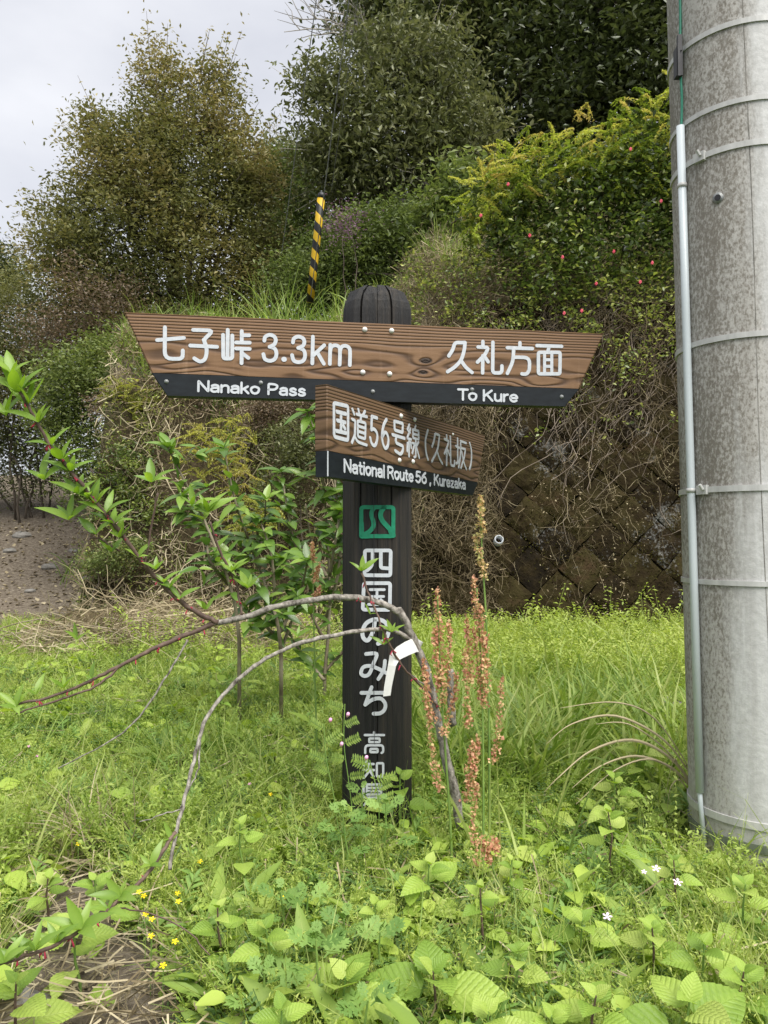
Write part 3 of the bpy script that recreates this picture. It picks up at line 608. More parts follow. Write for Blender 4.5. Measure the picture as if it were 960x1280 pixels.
# lower board
b2 = Plane(P(409, 480, 1.64), P(607, 544, 2.45)); c2 = [b2.uv(*q_) for q_ in ((409, 480), (607, 544), (597.5, 603), (405.5, 562.5))]
c2[0].x = 0; c2[3].x = 0.0
board2 = ob('direction_board', poly_board(c2, .033).mesh('direction_board', M['wood2']), sign, off(sign) @ b2.M, label='lower brown board turned sharply away, slanted at its far end')
br = b2.uv(591, 619); bl = b2.uv(407, 595); br.y = (br.y+bl.y)/2-.001; bl.y = br.y
ob('name_strip', poly_board([c2[3]+Vector((0, -.0006)), c2[2]+Vector((0, -.0006)), br, Vector((0, bl.y))], .031, .0012).mesh('name_strip', M['black']), board2, Matrix.Translation((0, -.0005, 0)))
e_ = MB(); e_.box((.0012, -.0012, (c2[3].y+bl.y)/2), (.0034, .0012, abs(c2[3].y-bl.y)-.002)); ob('edge_line', e_.mesh('edge_line', M['white']), board2)
L = MB(); ZD = ((400, 480), 8.727); ZE = ((500, 500), 8.348)
strokes(L, b2, *ZD, [([(148, 207), (303, 243), (303, 615), (151, 575)], 'pc', 28), ([(180, 303), (276, 327)], 'p'), ([(186, 398), (270, 420)], 'p'), ([(174, 512), (278, 535)], 'p'), ([(226, 315), (226, 522)], 'p'), ([(250, 457), (268, 487)], 'p')], .0088)
strokes(L, b2, *ZD, [([(350, 275), (370, 330)], 'p'), ([(347, 385), (380, 400), (377, 560), (345, 640)], 'p', 20), ([(377, 575), (405, 625), (450, 648), (505, 666)], 's'), ([(415, 278), (424, 322)], 'p'), ([(487, 298), (470, 335)], 'p'), ([(397, 330), (508, 358)], 'p'), ([(445, 350), (440, 392)], 'p'),
    ([(408, 402), (494, 426), (490, 600), (410, 573)], 'pc', 20), ([(410, 458), (490, 484)], 'p'), ([(410, 515), (490, 542)], 'p')], .0070)
strokes(L, b2, *ZD, [([(618, 372), (562, 353), (556, 498)], 'p', 10), ([(556, 500), (585, 492), (615, 532), (622, 592), (608, 655), (585, 672), (558, 645), (545, 590)], 's'),
    ([(722, 388), (692, 450), (674, 550), (680, 640), (706, 700), (734, 680), (742, 615), (728, 550), (704, 528), (678, 575)], 's'),
    ([(808, 405), (900, 432), (897, 530), (810, 502)], 'pc', 20), ([(788, 553), (918, 593)], 'p'), ([(828, 575), (820, 640), (905, 680), (897, 745), (872, 768), (818, 730)], 'p', 60)], .0084)
strokes(L, b2, *ZE, [([(95, 258), (74, 312), (100, 340)], 'p'), ([(106, 300), (72, 400), (112, 412)], 'p'), ([(91, 405), (91, 588)], 'p'), ([(76, 450), (72, 535)], 'p'), ([(108, 440), (114, 500)], 'p'), ([(160, 270), (152, 305)], 'p'), ([(132, 308), (192, 325), (192, 412), (132, 396)], 'pc', 10), ([(132, 352), (192, 369)], 'p'),
    ([(162, 410), (162, 590), (146, 598)], 'p'), ([(126, 450), (150, 456), (126, 556)], 'p'), ([(190, 442), (168, 478)], 'p'), ([(166, 482), (198, 603)], 'p')], .0066)
strokes(L, b2, *ZE, [([(288, 315), (266, 400), (263, 480), (273, 565), (289, 622)], 's'), ([(332, 488), (352, 432), (364, 350), (408, 370)], 'p', 20), ([(408, 370), (402, 440), (384, 530), (330, 640)], 's'), ([(384, 532), (405, 600), (440, 665)], 's'),
    ([(484, 372), (486, 408)], 'p'), ([(462, 408), (505, 430), (492, 490), (462, 560)], 'p', 20), ([(486, 500), (483, 680)], 'p'), ([(494, 520), (514, 575)], 'p'), ([(522, 384), (526, 680), (566, 692), (567, 640)], 'p', 30),
    ([(598, 405), (600, 642)], 'p'), ([(580, 482), (616, 500)], 'p'), ([(584, 665), (620, 640)], 'p'), ([(628, 428), (688, 450)], 'p'), ([(630, 430), (629, 570), (610, 705)], 's'), ([(632, 500), (680, 515), (668, 600), (634, 710)], 'p', 20), ([(642, 540), (660, 640), (690, 722)], 's'),
    ([(724, 450), (740, 520), (744, 600), (736, 680), (723, 722)], 's')], .0072)
ob('lettering', L.mesh('lettering', M['white']), board2)
L = MB(); q = lambda x, y: b2.uv(x, y)
def base(a, b_): 
    A_, B_ = q(*a), q(*b_); m_ = (A_.y+B_.y)/2; return Vector((A_.x, m_)), Vector((B_.x, m_))
yb_ = q(430, 589.5).y
for tx, xa, xb in (('National', 430, 479.5), ('Route', 484.5, 515.5), ('56', 519.5, 532), (',', 536.5, 538), ('Kurezaka', 542.5, 581)):
    A_, B_ = q(xa, 590), q(xb, 600); latin(L, tx, Vector((A_.x, yb_)), Vector((B_.x, yb_)), .0275, .0058, .2, .0018)
ob('name_lettering', L.mesh('name_lettering', M['white']), board2)
for (x, y) in ((501, 520), (518, 524.5), (499, 575.5), (516, 577), (566, 543)):
    u = b2.uv(x, y); screw(board2, u.x, u.y, -.001, .0062 if x != 566 else .004, M['screw'])

# ------------------------------------------------------------------ utility pole
UB = Vector((.945, 1.92, -.05)); UT = Vector((.945-.165+.0, 1.92+.05, 9.0)); R0, R1 = .178, .125
def uax(z): t = (z-UB.z)/(UT.z-UB.z); return UB+(UT-UB)*t, R0+(R1-R0)*t
pole = thing('utility_pole', UB, 'thick grey concrete utility pole with steel bands, stained brown on its left side', 'utility pole')
def ringtube(mb, zs, dr, n=64):
    vs = []
    for z, d in zip(zs, dr):
        c, r = uax(z); vs += [(c.x+(r+d)*math.cos(2*math.pi*k/n), c.y+(r+d)*math.sin(2*math.pi*k/n), z) for k in range(n)]
    mb.add(vs, [(i*n+k, i*n+(k+1) % n, (i+1)*n+(k+1) % n, (i+1)*n+k) for i in range(len(zs)-1) for k in range(n)])
b = MB(); ringtube(b, list(np.linspace(-.3, 3, 14))+[6, 9.0], [0]*16); b.f.append(tuple(range(15*64, 16*64)))
ob('shaft', b.mesh('shaft', M['concrete'], True), pole, off(pole))
def leftz(py, Y=1.90): return P(845, py, Y).z
for py, wd, mt in ((68, .013, 'band'), (160, .012, 'band'), (212, .014, 'band'), (435, .013, 'band'), (614, .014, 'band'), (726, .012, 'band'), (1008, .017, 'band'), (1034, .019, 'darkband')):
    z = leftz(py); b = MB(); ringtube(b, [z-wd/2, z-wd/2, z+wd/2, z+wd/2], [0, .004, .004, 0]); 
    ob('band', b.mesh('band', M[mt], False), pole, off(pole))
    if py in (212, 614):
        c, r = uax(z); an = math.radians(212 if py == 212 else 205); b = MB(); p = Vector((c.x+r*math.cos(an)*1.02, c.y+r*math.sin(an)*1.02, z)); b.box(p, (.012, .03, .022), Matrix.Rotation(an, 3, 'Z'))
        b.tube([p+Vector((-.004, -.01, 0)), p+Vector((-.012, -.012, .012))], .004, 8); ob('buckle', b.mesh('buckle', M['band']), pole, off(pole))
def onpole(px, py, gap):            # a point on the left flank as seen in the photograph
    z = leftz(py); c, r = uax(z); an = math.radians(196); return Vector((c.x+(r+gap)*math.cos(an), c.y+(r+gap)*math.sin(an), z))
cp = [onpole(0, y, .0125) for y in (163, 400, 700, 985)]
b = MB(); b.tube(cp, .0098, 14); ob('conduit', b.mesh('conduit', M['pvc'], True), pole, off(pole))
b = MB(); b.tube([onpole(0, 972, .014), onpole(0, 1000, .012), onpole(0, 1060, .002)], .006, 8); ob('conduit_tail', b.mesh('conduit_tail', M['pvc'], True), pole, off(pole))
for y in (237, 614):
    b = MB(); p = onpole(0, y, .0125); b.tube([p-Vector((0, 0, .005)), p+Vector((0, 0, .005))], .0115, 14); ob('conduit_clip', b.mesh('conduit_clip', M['band'], True), pole, off(pole))
b = MB(); b.tube(crom([onpole(0, 175, .012), onpole(0, 130, .006), onpole(0, 80, .008), onpole(0, 20, .003), onpole(0, -80, .003), onpole(0, -400, .003)], 4), .0032, 8); ob('cable', b.mesh('cable', M['cable'], True), pole, off(pole))
b = MB(); p = onpole(0, 85, .014); b.box(p, (.015, .022, .072)); b.box(p+Vector((-.003, -.013, 0)), (.006, .005, .08)); b.box(p+Vector((0, -.01, .045)), (.010, .010, .04)); ob('cable_joint_box', b.mesh('cable_joint_box', M['rubber']), pole, off(pole))
z = leftz(268); c, r = uax(z); an = math.radians(226); p = Vector((c.x+r*math.cos(an), c.y+r*math.sin(an), z)); dv = Vector((math.cos(an), math.sin(an), 0))
b = MB(); b.tube([p-dv*.01, p+dv*.004], .0125, 14); ob('bolt_socket', b.mesh('bolt_socket', M['steelscrew'], True), pole, off(pole)); b = MB(); b.tube([p, p+dv*.0055], .0075, 12); ob('socket_hole', b.mesh('socket_hole', M['rubber']), pole, off(pole))
b = MB(); an = math.radians(250); pts = []
for z in np.linspace(.12, 3.2, 30): c, r = uax(z); a_ = an+.012*math.sin(z*5); pts.append((c.x+(r-.0006)*math.cos(a_), c.y+(r-.0006)*math.sin(a_), z))
b.tube(pts, .0013, 4); ob('mould_seam', b.mesh('mould_seam', M['stone']), pole, off(pole))

# ------------------------------------------------------------------ guy wires
def wire(name, A, B, label, guard=None, r=.004):
    t = thing(name, A, label, 'guy wire', 'guy wires running up to the utility pole'); b = MB(); b.tube([A, A.lerp(B, .5), B], r, 5)
    ob('cable', b.mesh('cable', M['wire']), t, off(t))
    if guard:
        g0, g1 = guard; d = (g1-g0); Lg = d.length; q = d.to_track_quat('Z', 'Y').to_matrix().to_4x4(); b = MB()
        b.tube([(0, 0, z) for z in np.linspace(0, Lg, 4)], .036, 14); ob('striped_guard', b.mesh('striped_guard', M['stripes'], True), t, off(t) @ Matrix.Translation(g0) @ q)
        b = MB(); b.tube([(0, 0, Lg-.005), (0, 0, Lg+.03), (0, 0, Lg+.05)], [.038, .034, .012], 14); ob('guard_cap', b.mesh('guard_cap', M['rubber'], True), t, off(t) @ Matrix.Translation(g0) @ q)
top = UT+Vector((-.1, 0, -.2))
g0, g1 = P(387.5, 378, 7.15), P(401.5, 247, 7.0)
wire('guy_wire', g0, top+Vector((0, .1, -.3)), 'guy wire whose foot has a yellow and black striped guard', (g0, g1))
wire('guy_wire', P(352, 318, 7.7), top, 'dark guy wire without guard, leftmost of the three')
wire('guy_wire', P(414, 240, 8.6), top+Vector((0, 0, -1)), 'faint guy wire rising just right of the striped guard', r=.003)

# ------------------------------------------------------------------ trees
def limb(A, B, sag=.1, k=6, wob_=.06):
    A, B = Vector(A), Vector(B); L_ = (B-A).length; o = []
    for i in range(k+1):
        t = i/k; p = A.lerp(B, t); p.z += sag*L_*math.sin(math.pi*t); e = math.sin(math.pi*t)*wob_*L_
        o.append(p+Vector((random.uniform(-e, e), random.uniform(-e, e), random.uniform(-e, e)*.5)))
    return o
def tree(name, label, cat, base, blobs, Y, nclus, per, leaf, mat, bark='treebark', depth=1.0, crad=.16, tintf=None, group=None, twigs=70, trad=.07, asp=.45, droop=0, stems=1, spray=0, up=.35):
    """blobs (px, py, rx, ry[, Y offset]) outline the crown; foliage hangs in clusters through its volume"""
    base = Vector(base); t = thing(name, base, label, cat, group); wts = np.array([b_[2]*b_[3] for b_ in blobs], float); wts /= wts.sum()
    C = []; k = rng.choice(len(blobs), nclus, p=wts); s = Y/F
    for i in k:
        px, py, rx, ry = blobs[i][:4]; yo = blobs[i][4] if len(blobs[i]) > 4 else 0
        d = rng.normal(size=3); d /= np.linalg.norm(d); r = rng.uniform(0, 1)**.42; c = P(px, py, Y+yo)
        C.append((c.x+d[0]*r*rx*s, c.y+d[1]*r*depth*min(rx, ry)*s*1.1, c.z+d[2]*r*ry*s))
    C = np.array(C); zmin, zmax = C[:, 2].min(), C[:, 2].max()
    cs = rng.uniform(.5, 1.4, nclus)*crad
    pts = np.repeat(C, per, 0)+rng.normal(size=(nclus*per, 3))*np.repeat(cs, per)[:, None]*np.array([1, 1, .6])
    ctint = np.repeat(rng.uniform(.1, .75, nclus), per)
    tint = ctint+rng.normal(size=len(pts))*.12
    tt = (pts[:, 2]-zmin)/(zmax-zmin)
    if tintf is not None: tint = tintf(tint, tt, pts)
    if spray:
        o = C[rng.choice(nclus, spray, p=None)]; cen = C.mean(0); dv = nrm(o-cen+np.array([0, 0, .5])); far = np.linalg.norm(o-cen, axis=1) > np.quantile(np.linalg.norm(C-cen, axis=1), .6)
        o, dv = o[far], dv[far]; SPR = (o, dv); L_ = rng.uniform(.3, .8, len(o)); m = 16; u = rng.uniform(0, 1, (len(o), m))
        sp = (o[:, None]+dv[:, None]*u[..., None]*L_[:, None, None]+rng.normal(size=(len(o), m, 3))*.035).reshape(-1, 3)
        pts = np.concatenate([pts, sp]); tint = np.concatenate([tint, rng.uniform(.6, 1, len(sp))])
    ob('crown', cloudmesh('crown', leafcloud(pts, leaf, tint, asp=asp, droop=droop, up=up), M[mat]), t, off(t))
    b = MB(); order = sorted(range(len(blobs)), key=lambda i: blobs[i][1], reverse=True)
    roots = [base+Vector((random.uniform(-.25, .25)*(stems > 1), random.uniform(-.2, .2)*(stems > 1), -.1)) for _ in range(stems)]
    ends = []
    for q_, i in enumerate(order):
        yo = blobs[i][4] if len(blobs[i]) > 4 else 0
        E_ = P(blobs[i][0], blobs[i][1], Y+yo); pts_ = limb(roots[q_ % stems], E_, .04, 8, .035); r0 = trad*(1 if q_ < stems else .7); b.tube(pts_, list(np.linspace(r0, r0*.22, 9)), 7); ends.append((pts_, r0))
    for i in rng.choice(nclus, min(twigs, nclus), replace=False):
        c = Vector(C[i]); pp = min((p for e, _ in ends for p in e[2:]), key=lambda p: (p-c).length+.6*max(0, p.z-c.z)); q_ = limb(pp, c+(c-pp)*.15, .05, 4, .07); b.tube(q_, [trad*.2, trad*.16, trad*.12, trad*.08, trad*.03], 4, cap=False)
    if spray:
        for o1, d1 in zip(*SPR): b.tube([o1-d1*.25, o1+d1*.2, o1+d1*.55+np.array([0, 0, -.03])], [.006, .004, .002], 3, cap=False)
    ob('trunk', b.mesh('trunk', M[bark], True), t, off(t)); return t
def gpt(x, y): return (x, y, H1(x, y)-.05)
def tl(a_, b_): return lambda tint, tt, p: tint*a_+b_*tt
random.seed(3)
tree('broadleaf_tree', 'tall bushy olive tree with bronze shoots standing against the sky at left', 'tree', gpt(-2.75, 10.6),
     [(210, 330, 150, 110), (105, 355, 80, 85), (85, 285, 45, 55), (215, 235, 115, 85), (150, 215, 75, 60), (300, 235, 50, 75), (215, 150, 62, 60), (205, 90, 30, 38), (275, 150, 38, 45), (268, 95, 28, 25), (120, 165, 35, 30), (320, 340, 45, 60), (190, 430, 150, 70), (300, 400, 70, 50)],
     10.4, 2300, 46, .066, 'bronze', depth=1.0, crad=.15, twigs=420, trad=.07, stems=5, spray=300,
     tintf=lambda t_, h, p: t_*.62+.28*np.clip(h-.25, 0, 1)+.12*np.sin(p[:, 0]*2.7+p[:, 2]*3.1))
tree('broadleaf_tree', 'grey olive tree with drooping leaves and pale slanting branches left of centre', 'tree', gpt(.75, 9.9),
     [(450, 150, 70, 75), (405, 110, 32, 40), (420, 190, 45, 50), (500, 200, 75, 70), (520, 110, 80, 60), (460, 235, 60, 45), (570, 180, 60, 60), (500, 60, 70, 45)],
     9.9, 720, 40, .098, 'olive', 'palebark', crad=.2, asp=.36, droop=.7, twigs=230, trad=.045, stems=3, spray=90, tintf=tl(1.0, .08))
tree('evergreen_tree', 'dark evergreen tree filling the top behind the hanging bush', 'tree', gpt(2.3, 12.2),
     [(560, 30, 120, 70), (660, 60, 110, 80), (640, 170, 110, 80), (480, 10, 70, 50), (560, 250, 80, 60), (700, -40, 160, 60), (560, -60, 160, 50)],
     12.0, 950, 46, .125, 'dark', crad=.24, twigs=150, trad=.12, stems=3, tintf=tl(1.0, .12))
tree('evergreen_tree', 'darkest evergreen tree beside the top of the utility pole', 'tree', gpt(3.9, 11.6),
     [(780, 40, 100, 90), (800, 130, 90, 70), (730, 130, 70, 60), (840, -40, 130, 60), (900, 60, 80, 120), (900, 200, 90, 100)],
     11.0, 800, 44, .12, 'dark', crad=.22, twigs=110, trad=.11, stems=2, tintf=tl(.85, .1))
tree('broadleaf_tree', 'thin leaved tree with grey twigs overhanging the top edge near the wires', 'tree', gpt(1.4, 14.0),
     [(520, -20, 90, 60), (600, 20, 110, 60), (700, 10, 110, 50), (480, 40, 60, 50)],
     13.5, 260, 34, .085, 'olive', crad=.22, twigs=120, trad=.09, stems=2)
tree('broadleaf_tree', 'yellow green tree on the slope between the olive tree and the guy wires', 'tree', gpt(-2.3, 15.5),
     [(350, 270, 50, 75), (385, 240, 40, 60), (335, 215, 30, 30), (370, 330, 70, 60), (350, 200, 25, 20), (420, 330, 70, 60), (470, 300, 60, 60)],
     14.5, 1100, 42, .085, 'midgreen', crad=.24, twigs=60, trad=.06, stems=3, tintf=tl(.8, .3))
tree('bare_tree', 'leafless pale twigged tree behind the slope top left of the wires', 'tree', gpt(-2.6, 19),
     [(345, 165, 22, 25), (365, 190, 25, 25)], 19, 60, 5, .05, 'pale', 'palebark', crad=.2, twigs=60, trad=.03, stems=3)
tree('shrub', 'dark green shrub low under the pale slanting branches', 'shrub', gpt(.35, 8.9),
     [(470, 300, 75, 45), (520, 290, 50, 45), (420, 325, 45, 35), (550, 325, 45, 35), (380, 350, 50, 35), (480, 350, 70, 25), (420, 365, 60, 22), (400, 392, 70, 20)], 9.0, 760, 40, .055, 'midgreen', crad=.13, twigs=60, trad=.02, stems=4, tintf=tl(.7, .1))
tree('shrub', 'leafy shrub with broad yellow green leaves left of the hanging bush', 'shrub', gpt(1.0, 8.2),
     [(575, 240, 40, 35), (545, 285, 35, 30), (600, 290, 40, 50)], 8.1, 230, 26, .085, 'midgreen', crad=.14, twigs=50, trad=.02, stems=3, tintf=tl(.8, .25))
tree('flowering_shrub', 'small shrub with mauve blossom just right of the striped guard', 'shrub', gpt(-.45, 8.5),
     [(428, 292, 18, 22), (436, 275, 14, 12)], 8.3, 34, 15, .034, 'magenta', crad=.13, twigs=40, trad=.012, stems=3)
tree('shrub', 'shrub with pinkish dry seed heads in front of the olive tree', 'shrub', gpt(-3.0, 9.4),
     [(110, 395, 60, 45), (60, 420, 40, 40), (150, 370, 30, 25), (95, 340, 25, 25)], 9.3, 150, 30, .045, 'tawny', crad=.14, twigs=60, trad=.015, stems=4)
tree('thicket_shrub', 'pale dry thicket at the left edge above the dark hollow', 'shrub', gpt(-5.4, 11.6),
     [(20, 400, 55, 75), (60, 470, 65, 65), (10, 480, 55, 65), (-40, 430, 60, 90), (5, 370, 30, 30)], 11.4, 900, 46, .05, 'pale', crad=.2, twigs=80, trad=.02, stems=5)
tree('shrub', 'green leafy shrub spilling down the bank below the left board end', 'shrub', gpt(-2.9, 8.4),
     [(100, 480, 60, 45), (140, 450, 40, 35), (75, 530, 35, 35), (120, 560, 30, 45), (110, 610, 25, 35)], 8.6, 420, 36, .055, 'midgreen', crad=.14, twigs=60, trad=.015, stems=4, tintf=tl(.8, .1))
tree('dark_shrub', 'dark low shrub in the hollow at the head of the dirt path', 'shrub', gpt(-5.6, 12.3),
     [(20, 580, 60, 50), (-40, 560, 60, 70), (70, 570, 40, 50), (10, 530, 60, 40)], 11.9, 330, 40, .06, 'dark', crad=.2, twigs=40, trad=.02, stems=3)
tree('distant_tree', 'dark distant tree showing at the left edge against the sky', 'tree', gpt(-16.5, 32),
     [(-5, 335, 22, 22), (-40, 330, 45, 40), (12, 350, 15, 15)], 32, 200, 40, .2, 'dark', crad=.5, twigs=20, trad=.1)
# bare twigs against the sky at the top
bt = thing('bare_branch', P(455, 20, 11.5), 'leafless budding branch reaching into the sky at the top near the wires', 'branch'); b = MB(); random.seed(5)
for e in ((362, 22), (385, 8), (398, -20), (405, 30), (375, 48), (420, 45), (355, 40)):
    A_, B_ = P(480, 40, 11.5), P(*e, 11.3); q_ = limb(A_, B_, .02, 7, .05); b.tube(q_, list(np.linspace(.02, .005, 8)), 5)
    for k in range(7):
        s_ = q_[random.randint(2, 6)]; b.tube(limb(s_, s_+Vector((random.uniform(-.5, .1), random.uniform(-.2, .2), random.uniform(.05, .5))), 0, 3, .08), [.008, .007, .005, .003], 4)
ob('twigs', b.mesh('twigs', M['palebark']), bt, off(bt))

random.seed(19)
for lb, bl_, Yb, nc, pr_, lf, mt_ in (('low pink tan dead heads on the left shoulder of the bank', [(150, 505, 45, 22), (190, 480, 35, 18), (230, 505, 40, 18)], 7.0, 150, 26, .035, 'tawny'),
    ('small green shrub on the left shoulder of the bank under the board tip', [(185, 455, 38, 22), (150, 470, 25, 20)], 7.4, 120, 34, .04, 'midgreen'),
    ('mossy dark green shrub low on the left side of the bank', [(150, 590, 40, 40), (130, 640, 30, 30), (190, 640, 30, 40)], 6.6, 150, 34, .036, 'hanging'),
    ('grey green shrub on the bank between the yellow plant and the post', [(370, 560, 40, 40), (350, 620, 35, 30)], 6.2, 130, 34, .036, 'olive'),
    ('small bright shrub at the foot of the bank left end above the cut stalks', [(130, 700, 35, 18), (165, 685, 22, 18)], 6.2, 90, 34, .028, 'midgreen'),
    ('tawny dry shrub high on the bank under the left board', [(330, 515, 50, 22), (390, 500, 35, 20)], 6.6, 120, 26, .034, 'tawny')):
    c_ = P(bl_[0][0], bl_[0][1]+bl_[0][3], Yb+.1); tree('bank_shrub', lb, 'shrub', (c_.x, c_.y, H1(c_.x, c_.y)), bl_, Yb, nc, pr_, lf, mt_, crad=.06, twigs=40, trad=.007, stems=3, depth=.9, group='small shrubs growing on the soil bank')
# hillside undergrowth: one leafy mass nobody could count
n = 60000; y = 7.6+rng.uniform(0, 1, n)**1.5*17; x = y*rng.uniform(-.58, .62, n)+rng.normal(size=n)*.3
k = (yfront(x)+.9 < y)&((x > -3.6)|(y > 13)); x, y = x[k], y[k]; n = len(x)
z = Hf(x, y)+rng.uniform(0, 1, n)**2*(.25+.10*np.clip(y-9, 0, 8)*sstep((x+1.5)/2.5))
ob('undergrowth', cloudmesh('undergrowth', leafcloud(np.stack([x, y, z], 1), .075, np.clip(rng.uniform(0, .8, n)+.25*np.sin(x*2)*np.cos(y*2), 0, 1), up=.5), M['olive']), kind='stuff')

# ------------------------------------------------------------------ bush over the wall
def shell(blobs, Y, n, depth, front=.55):
    s = Y/F; wts = np.array([b_[2]*b_[3] for b_ in blobs], float); wts /= wts.sum(); k = rng.choice(len(blobs), n, p=wts); B = np.array([list(b_[:4])+[b_[4] if len(b_) > 4 else 0] for b_ in blobs])[k]
    cen = np.array([tuple(P(q[0], q[1], Y+q[4])) for q in B]); d = nrm(rng.normal(size=(n, 3))); d[:, 1] = np.where(rng.uniform(size=n) < front, -abs(d[:, 1]), d[:, 1]); r = rng.uniform(0, 1, n)**.3
    return cen+d*np.stack([r*B[:, 2]*s, r*depth, r*B[:, 3]*s], 1)
bush = thing('hanging_bush', P(740, 330, 6.9), 'big glossy leaved bush hanging over the wall beside the utility pole', 'bush')
bl = [(650, 260, 60, 45, .1), (720, 240, 80, 60, 0), (800, 220, 60, 70, 0), (840, 290, 60, 80), (760, 310, 90, 55, -.1), (660, 310, 70, 45, 0), (610, 290, 38, 40, .1), (880, 230, 80, 90), (700, 355, 80, 28, -.15), (960, 260, 100, 110)]
cl = shell(bl, 6.5, 1100, .38); pts = np.repeat(cl, 20, 0)+rng.normal(size=(22000, 3))*.075; tint = np.repeat(rng.uniform(0, .75, 1100), 20)+rng.normal(size=22000)*.26
ob('foliage', cloudmesh('foliage', leafcloud(pts, .056, tint, asp=.52, up=.4), M['hanging']), bush, off(bush))
b = MB(); random.seed(8)
for i in range(130):
    c = Vector(cl[random.randrange(len(cl))]); s_ = Vector((c.x+random.uniform(-.5, .5), 6.8, c.z-random.uniform(-.1, .6))); b.tube(limb(s_, c, .08, 5, .1), [.011, .01, .008, .006, .004, .003], 4, cap=False)
ob('stems', b.mesh('stems', M['root'], True), bush, off(bush))
ORD = ['highest', 'second highest', 'third highest', 'fourth highest', 'fifth highest', 'sixth highest', 'seventh highest', 'sixth lowest', 'fifth lowest', 'fourth lowest', 'third lowest', 'second lowest', 'lowest']
def rank(pt, pts): return ORD[sorted(pts, key=lambda q: (q[1], q[0])).index(pt)]
# camellia flowers
RF = ((662, 295), (788, 187), (703, 322), (727, 389), (705, 392), (826, 252), (767, 315), (815, 329), (800, 353), (635, 231), (601, 270), (745, 355), (668, 427))
for i, (x, y) in enumerate(RF):
    p = P(x, y, 6.0 if y < 380 else 5.7+0.35); p = P(x, y, 6.05); b = MB(); 
    for k in range(7):
        a_ = k*.9; r = .008+.003*(k % 3); b.tube([p, p+Vector((math.cos(a_)*r, -.010, math.sin(a_)*r))], [.003, .0065], 5)
    f_ = ob('red_flower', b.mesh('red_flower', M['camellia'], True), None, None, rank((x, y), RF)+' of the small red flowers on the hanging bush and wall', 'flower', 'small red flowers dotted over the hanging bush')
# golden fronds along the bush top
gold = thing('golden_nandina', P(740, 200, 6.9), 'golden and orange tipped new fronds along the top of the hanging bush', 'bush')
gb = [(610, 250, 30, 30), (650, 215, 40, 25), (700, 200, 45, 28), (750, 180, 45, 30), (800, 160, 45, 32), (840, 150, 40, 32), (590, 285, 25, 28), (730, 230, 60, 25), (800, 205, 50, 25), (880, 150, 50, 40), (620, 230, 30, 20), (660, 250, 50, 25), (590, 310, 20, 25), (770, 215, 60, 25)]
cl2 = shell(gb, 6.5, 330, .36, .7); n = len(cl2)
fr = []
for c in cl2:      # each frond: a feathery spray of paired leaflets
    d = nrm(rng.normal(size=3)+np.array([0, -.6, .7])); L_ = rng.uniform(.14, .28); s_ = nrm(np.cross(d, rng.normal(size=3))); u = np.linspace(.1, 1, 16)
    q_ = c+d*u[:, None]*L_+np.array([0, 0, -1.])*(u[:, None]**2)*L_*.35; q_ = np.concatenate([q_+s_*(1-u[:, None])*L_*.38*.6, q_-s_*(1-u[:, None])*L_*.38*.6, q_+s_*(1-u[:, None])*L_*.38, q_-s_*(1-u[:, None])*L_*.38]); fr.append((q_, rng.uniform(.05, 1)))
pts = np.concatenate([f_[0] for f_ in fr]); tint = np.concatenate([np.full(len(f_[0]), f_[1]) for f_ in fr])
ob('fronds', cloudmesh('fronds', leafcloud(pts, .040, tint+rng.normal(size=len(tint))*.08, asp=.34, up=.6), M['gold']), gold, off(gold))
# hanging roots and dry vines on the wall face
def wallpt(u, v_, o_=.03): return np.array(tuple(wall.location))+u[:, None]*np.array(tuple(wu))+v_[:, None]*np.array(tuple(wv))+np.asarray(o_)[..., None]*np.array(tuple(wn))
b = MB(); random.seed(12)
for i in range(620):
    px = random.choice((random.uniform(500, 590), random.gauss(560, 30), random.gauss(770, 16), random.gauss(700, 10), random.gauss(835, 22), random.uniform(520, 900))); u0 = (px-480)/F*6.2-.9
    v0 = random.triangular(1.5, 3.2, 3.0); L_ = random.uniform(.12, .6) if random.random() < .85 else random.uniform(.8, 1.9); k = 7; pts_ = []; uu, vv = u0, v0; du = random.uniform(-.25, .1)
    for j in range(k):
        p = Vector(wallpt(np.array([uu]), np.array([vv]), np.array([random.uniform(.02, .09)]))[0]); pts_.append(p); uu += L_/k*(du+random.uniform(-.9, .9)); vv -= L_/k*random.uniform(.2, 1.2)
    r = random.uniform(.001, .0032); b.tube(crom(pts_, 2), r, 3, cap=False)
ob('hanging_roots', b.mesh('hanging_roots', M['root']), kind='stuff')
# dry tangle and creeper leaves at the wall's left end and upper edge
n = 6500; px = np.where(rng.uniform(size=n) < .55, rng.uniform(500, 610, n), rng.uniform(540, 900, n)); u = (px-480)/F*6.1-.9
v_ = np.where(px < 620, rng.uniform(.0, 3.3, n), 3.3-np.abs(rng.normal(size=n))*(.35+.5*(px > 700))); k = (v_ > .1); u, v_ = u[k], v_[k]; n = len(u)
c = wallpt(u, v_, rng.uniform(.0, .14, n)); d = rng.normal(size=(n, 3)); d[:, 2] -= .5
ob('dry_vine_tangle', cloudmesh('dry_vine_tangle', strands(c, d, rng.uniform(.06, .3, n), rng.uniform(.002, .005, n), .45, rng.uniform(0, .55, n), 4), M['straw']), kind='stuff')
n = 6500; px = rng.uniform(500, 900, n); u = (px-480)/F*6.1-.9; v_ = 3.35-np.abs(rng.normal(size=n))*.42; cn = rng.integers(0, 260, n); cu, cv = rng.uniform(-.75, 1.7, 260), 3.3-np.abs(rng.normal(size=260))*.55
c = wallpt(cu[cn]+rng.normal(size=n)*.05, cv[cn]+rng.normal(size=n)*.05, rng.uniform(.04, .2, n))
ob('creeper_leaves', cloudmesh('creeper_leaves', leafcloud(c, .038, rng.uniform(.2, 1, n), asp=.5), M['hanging']), kind='stuff')

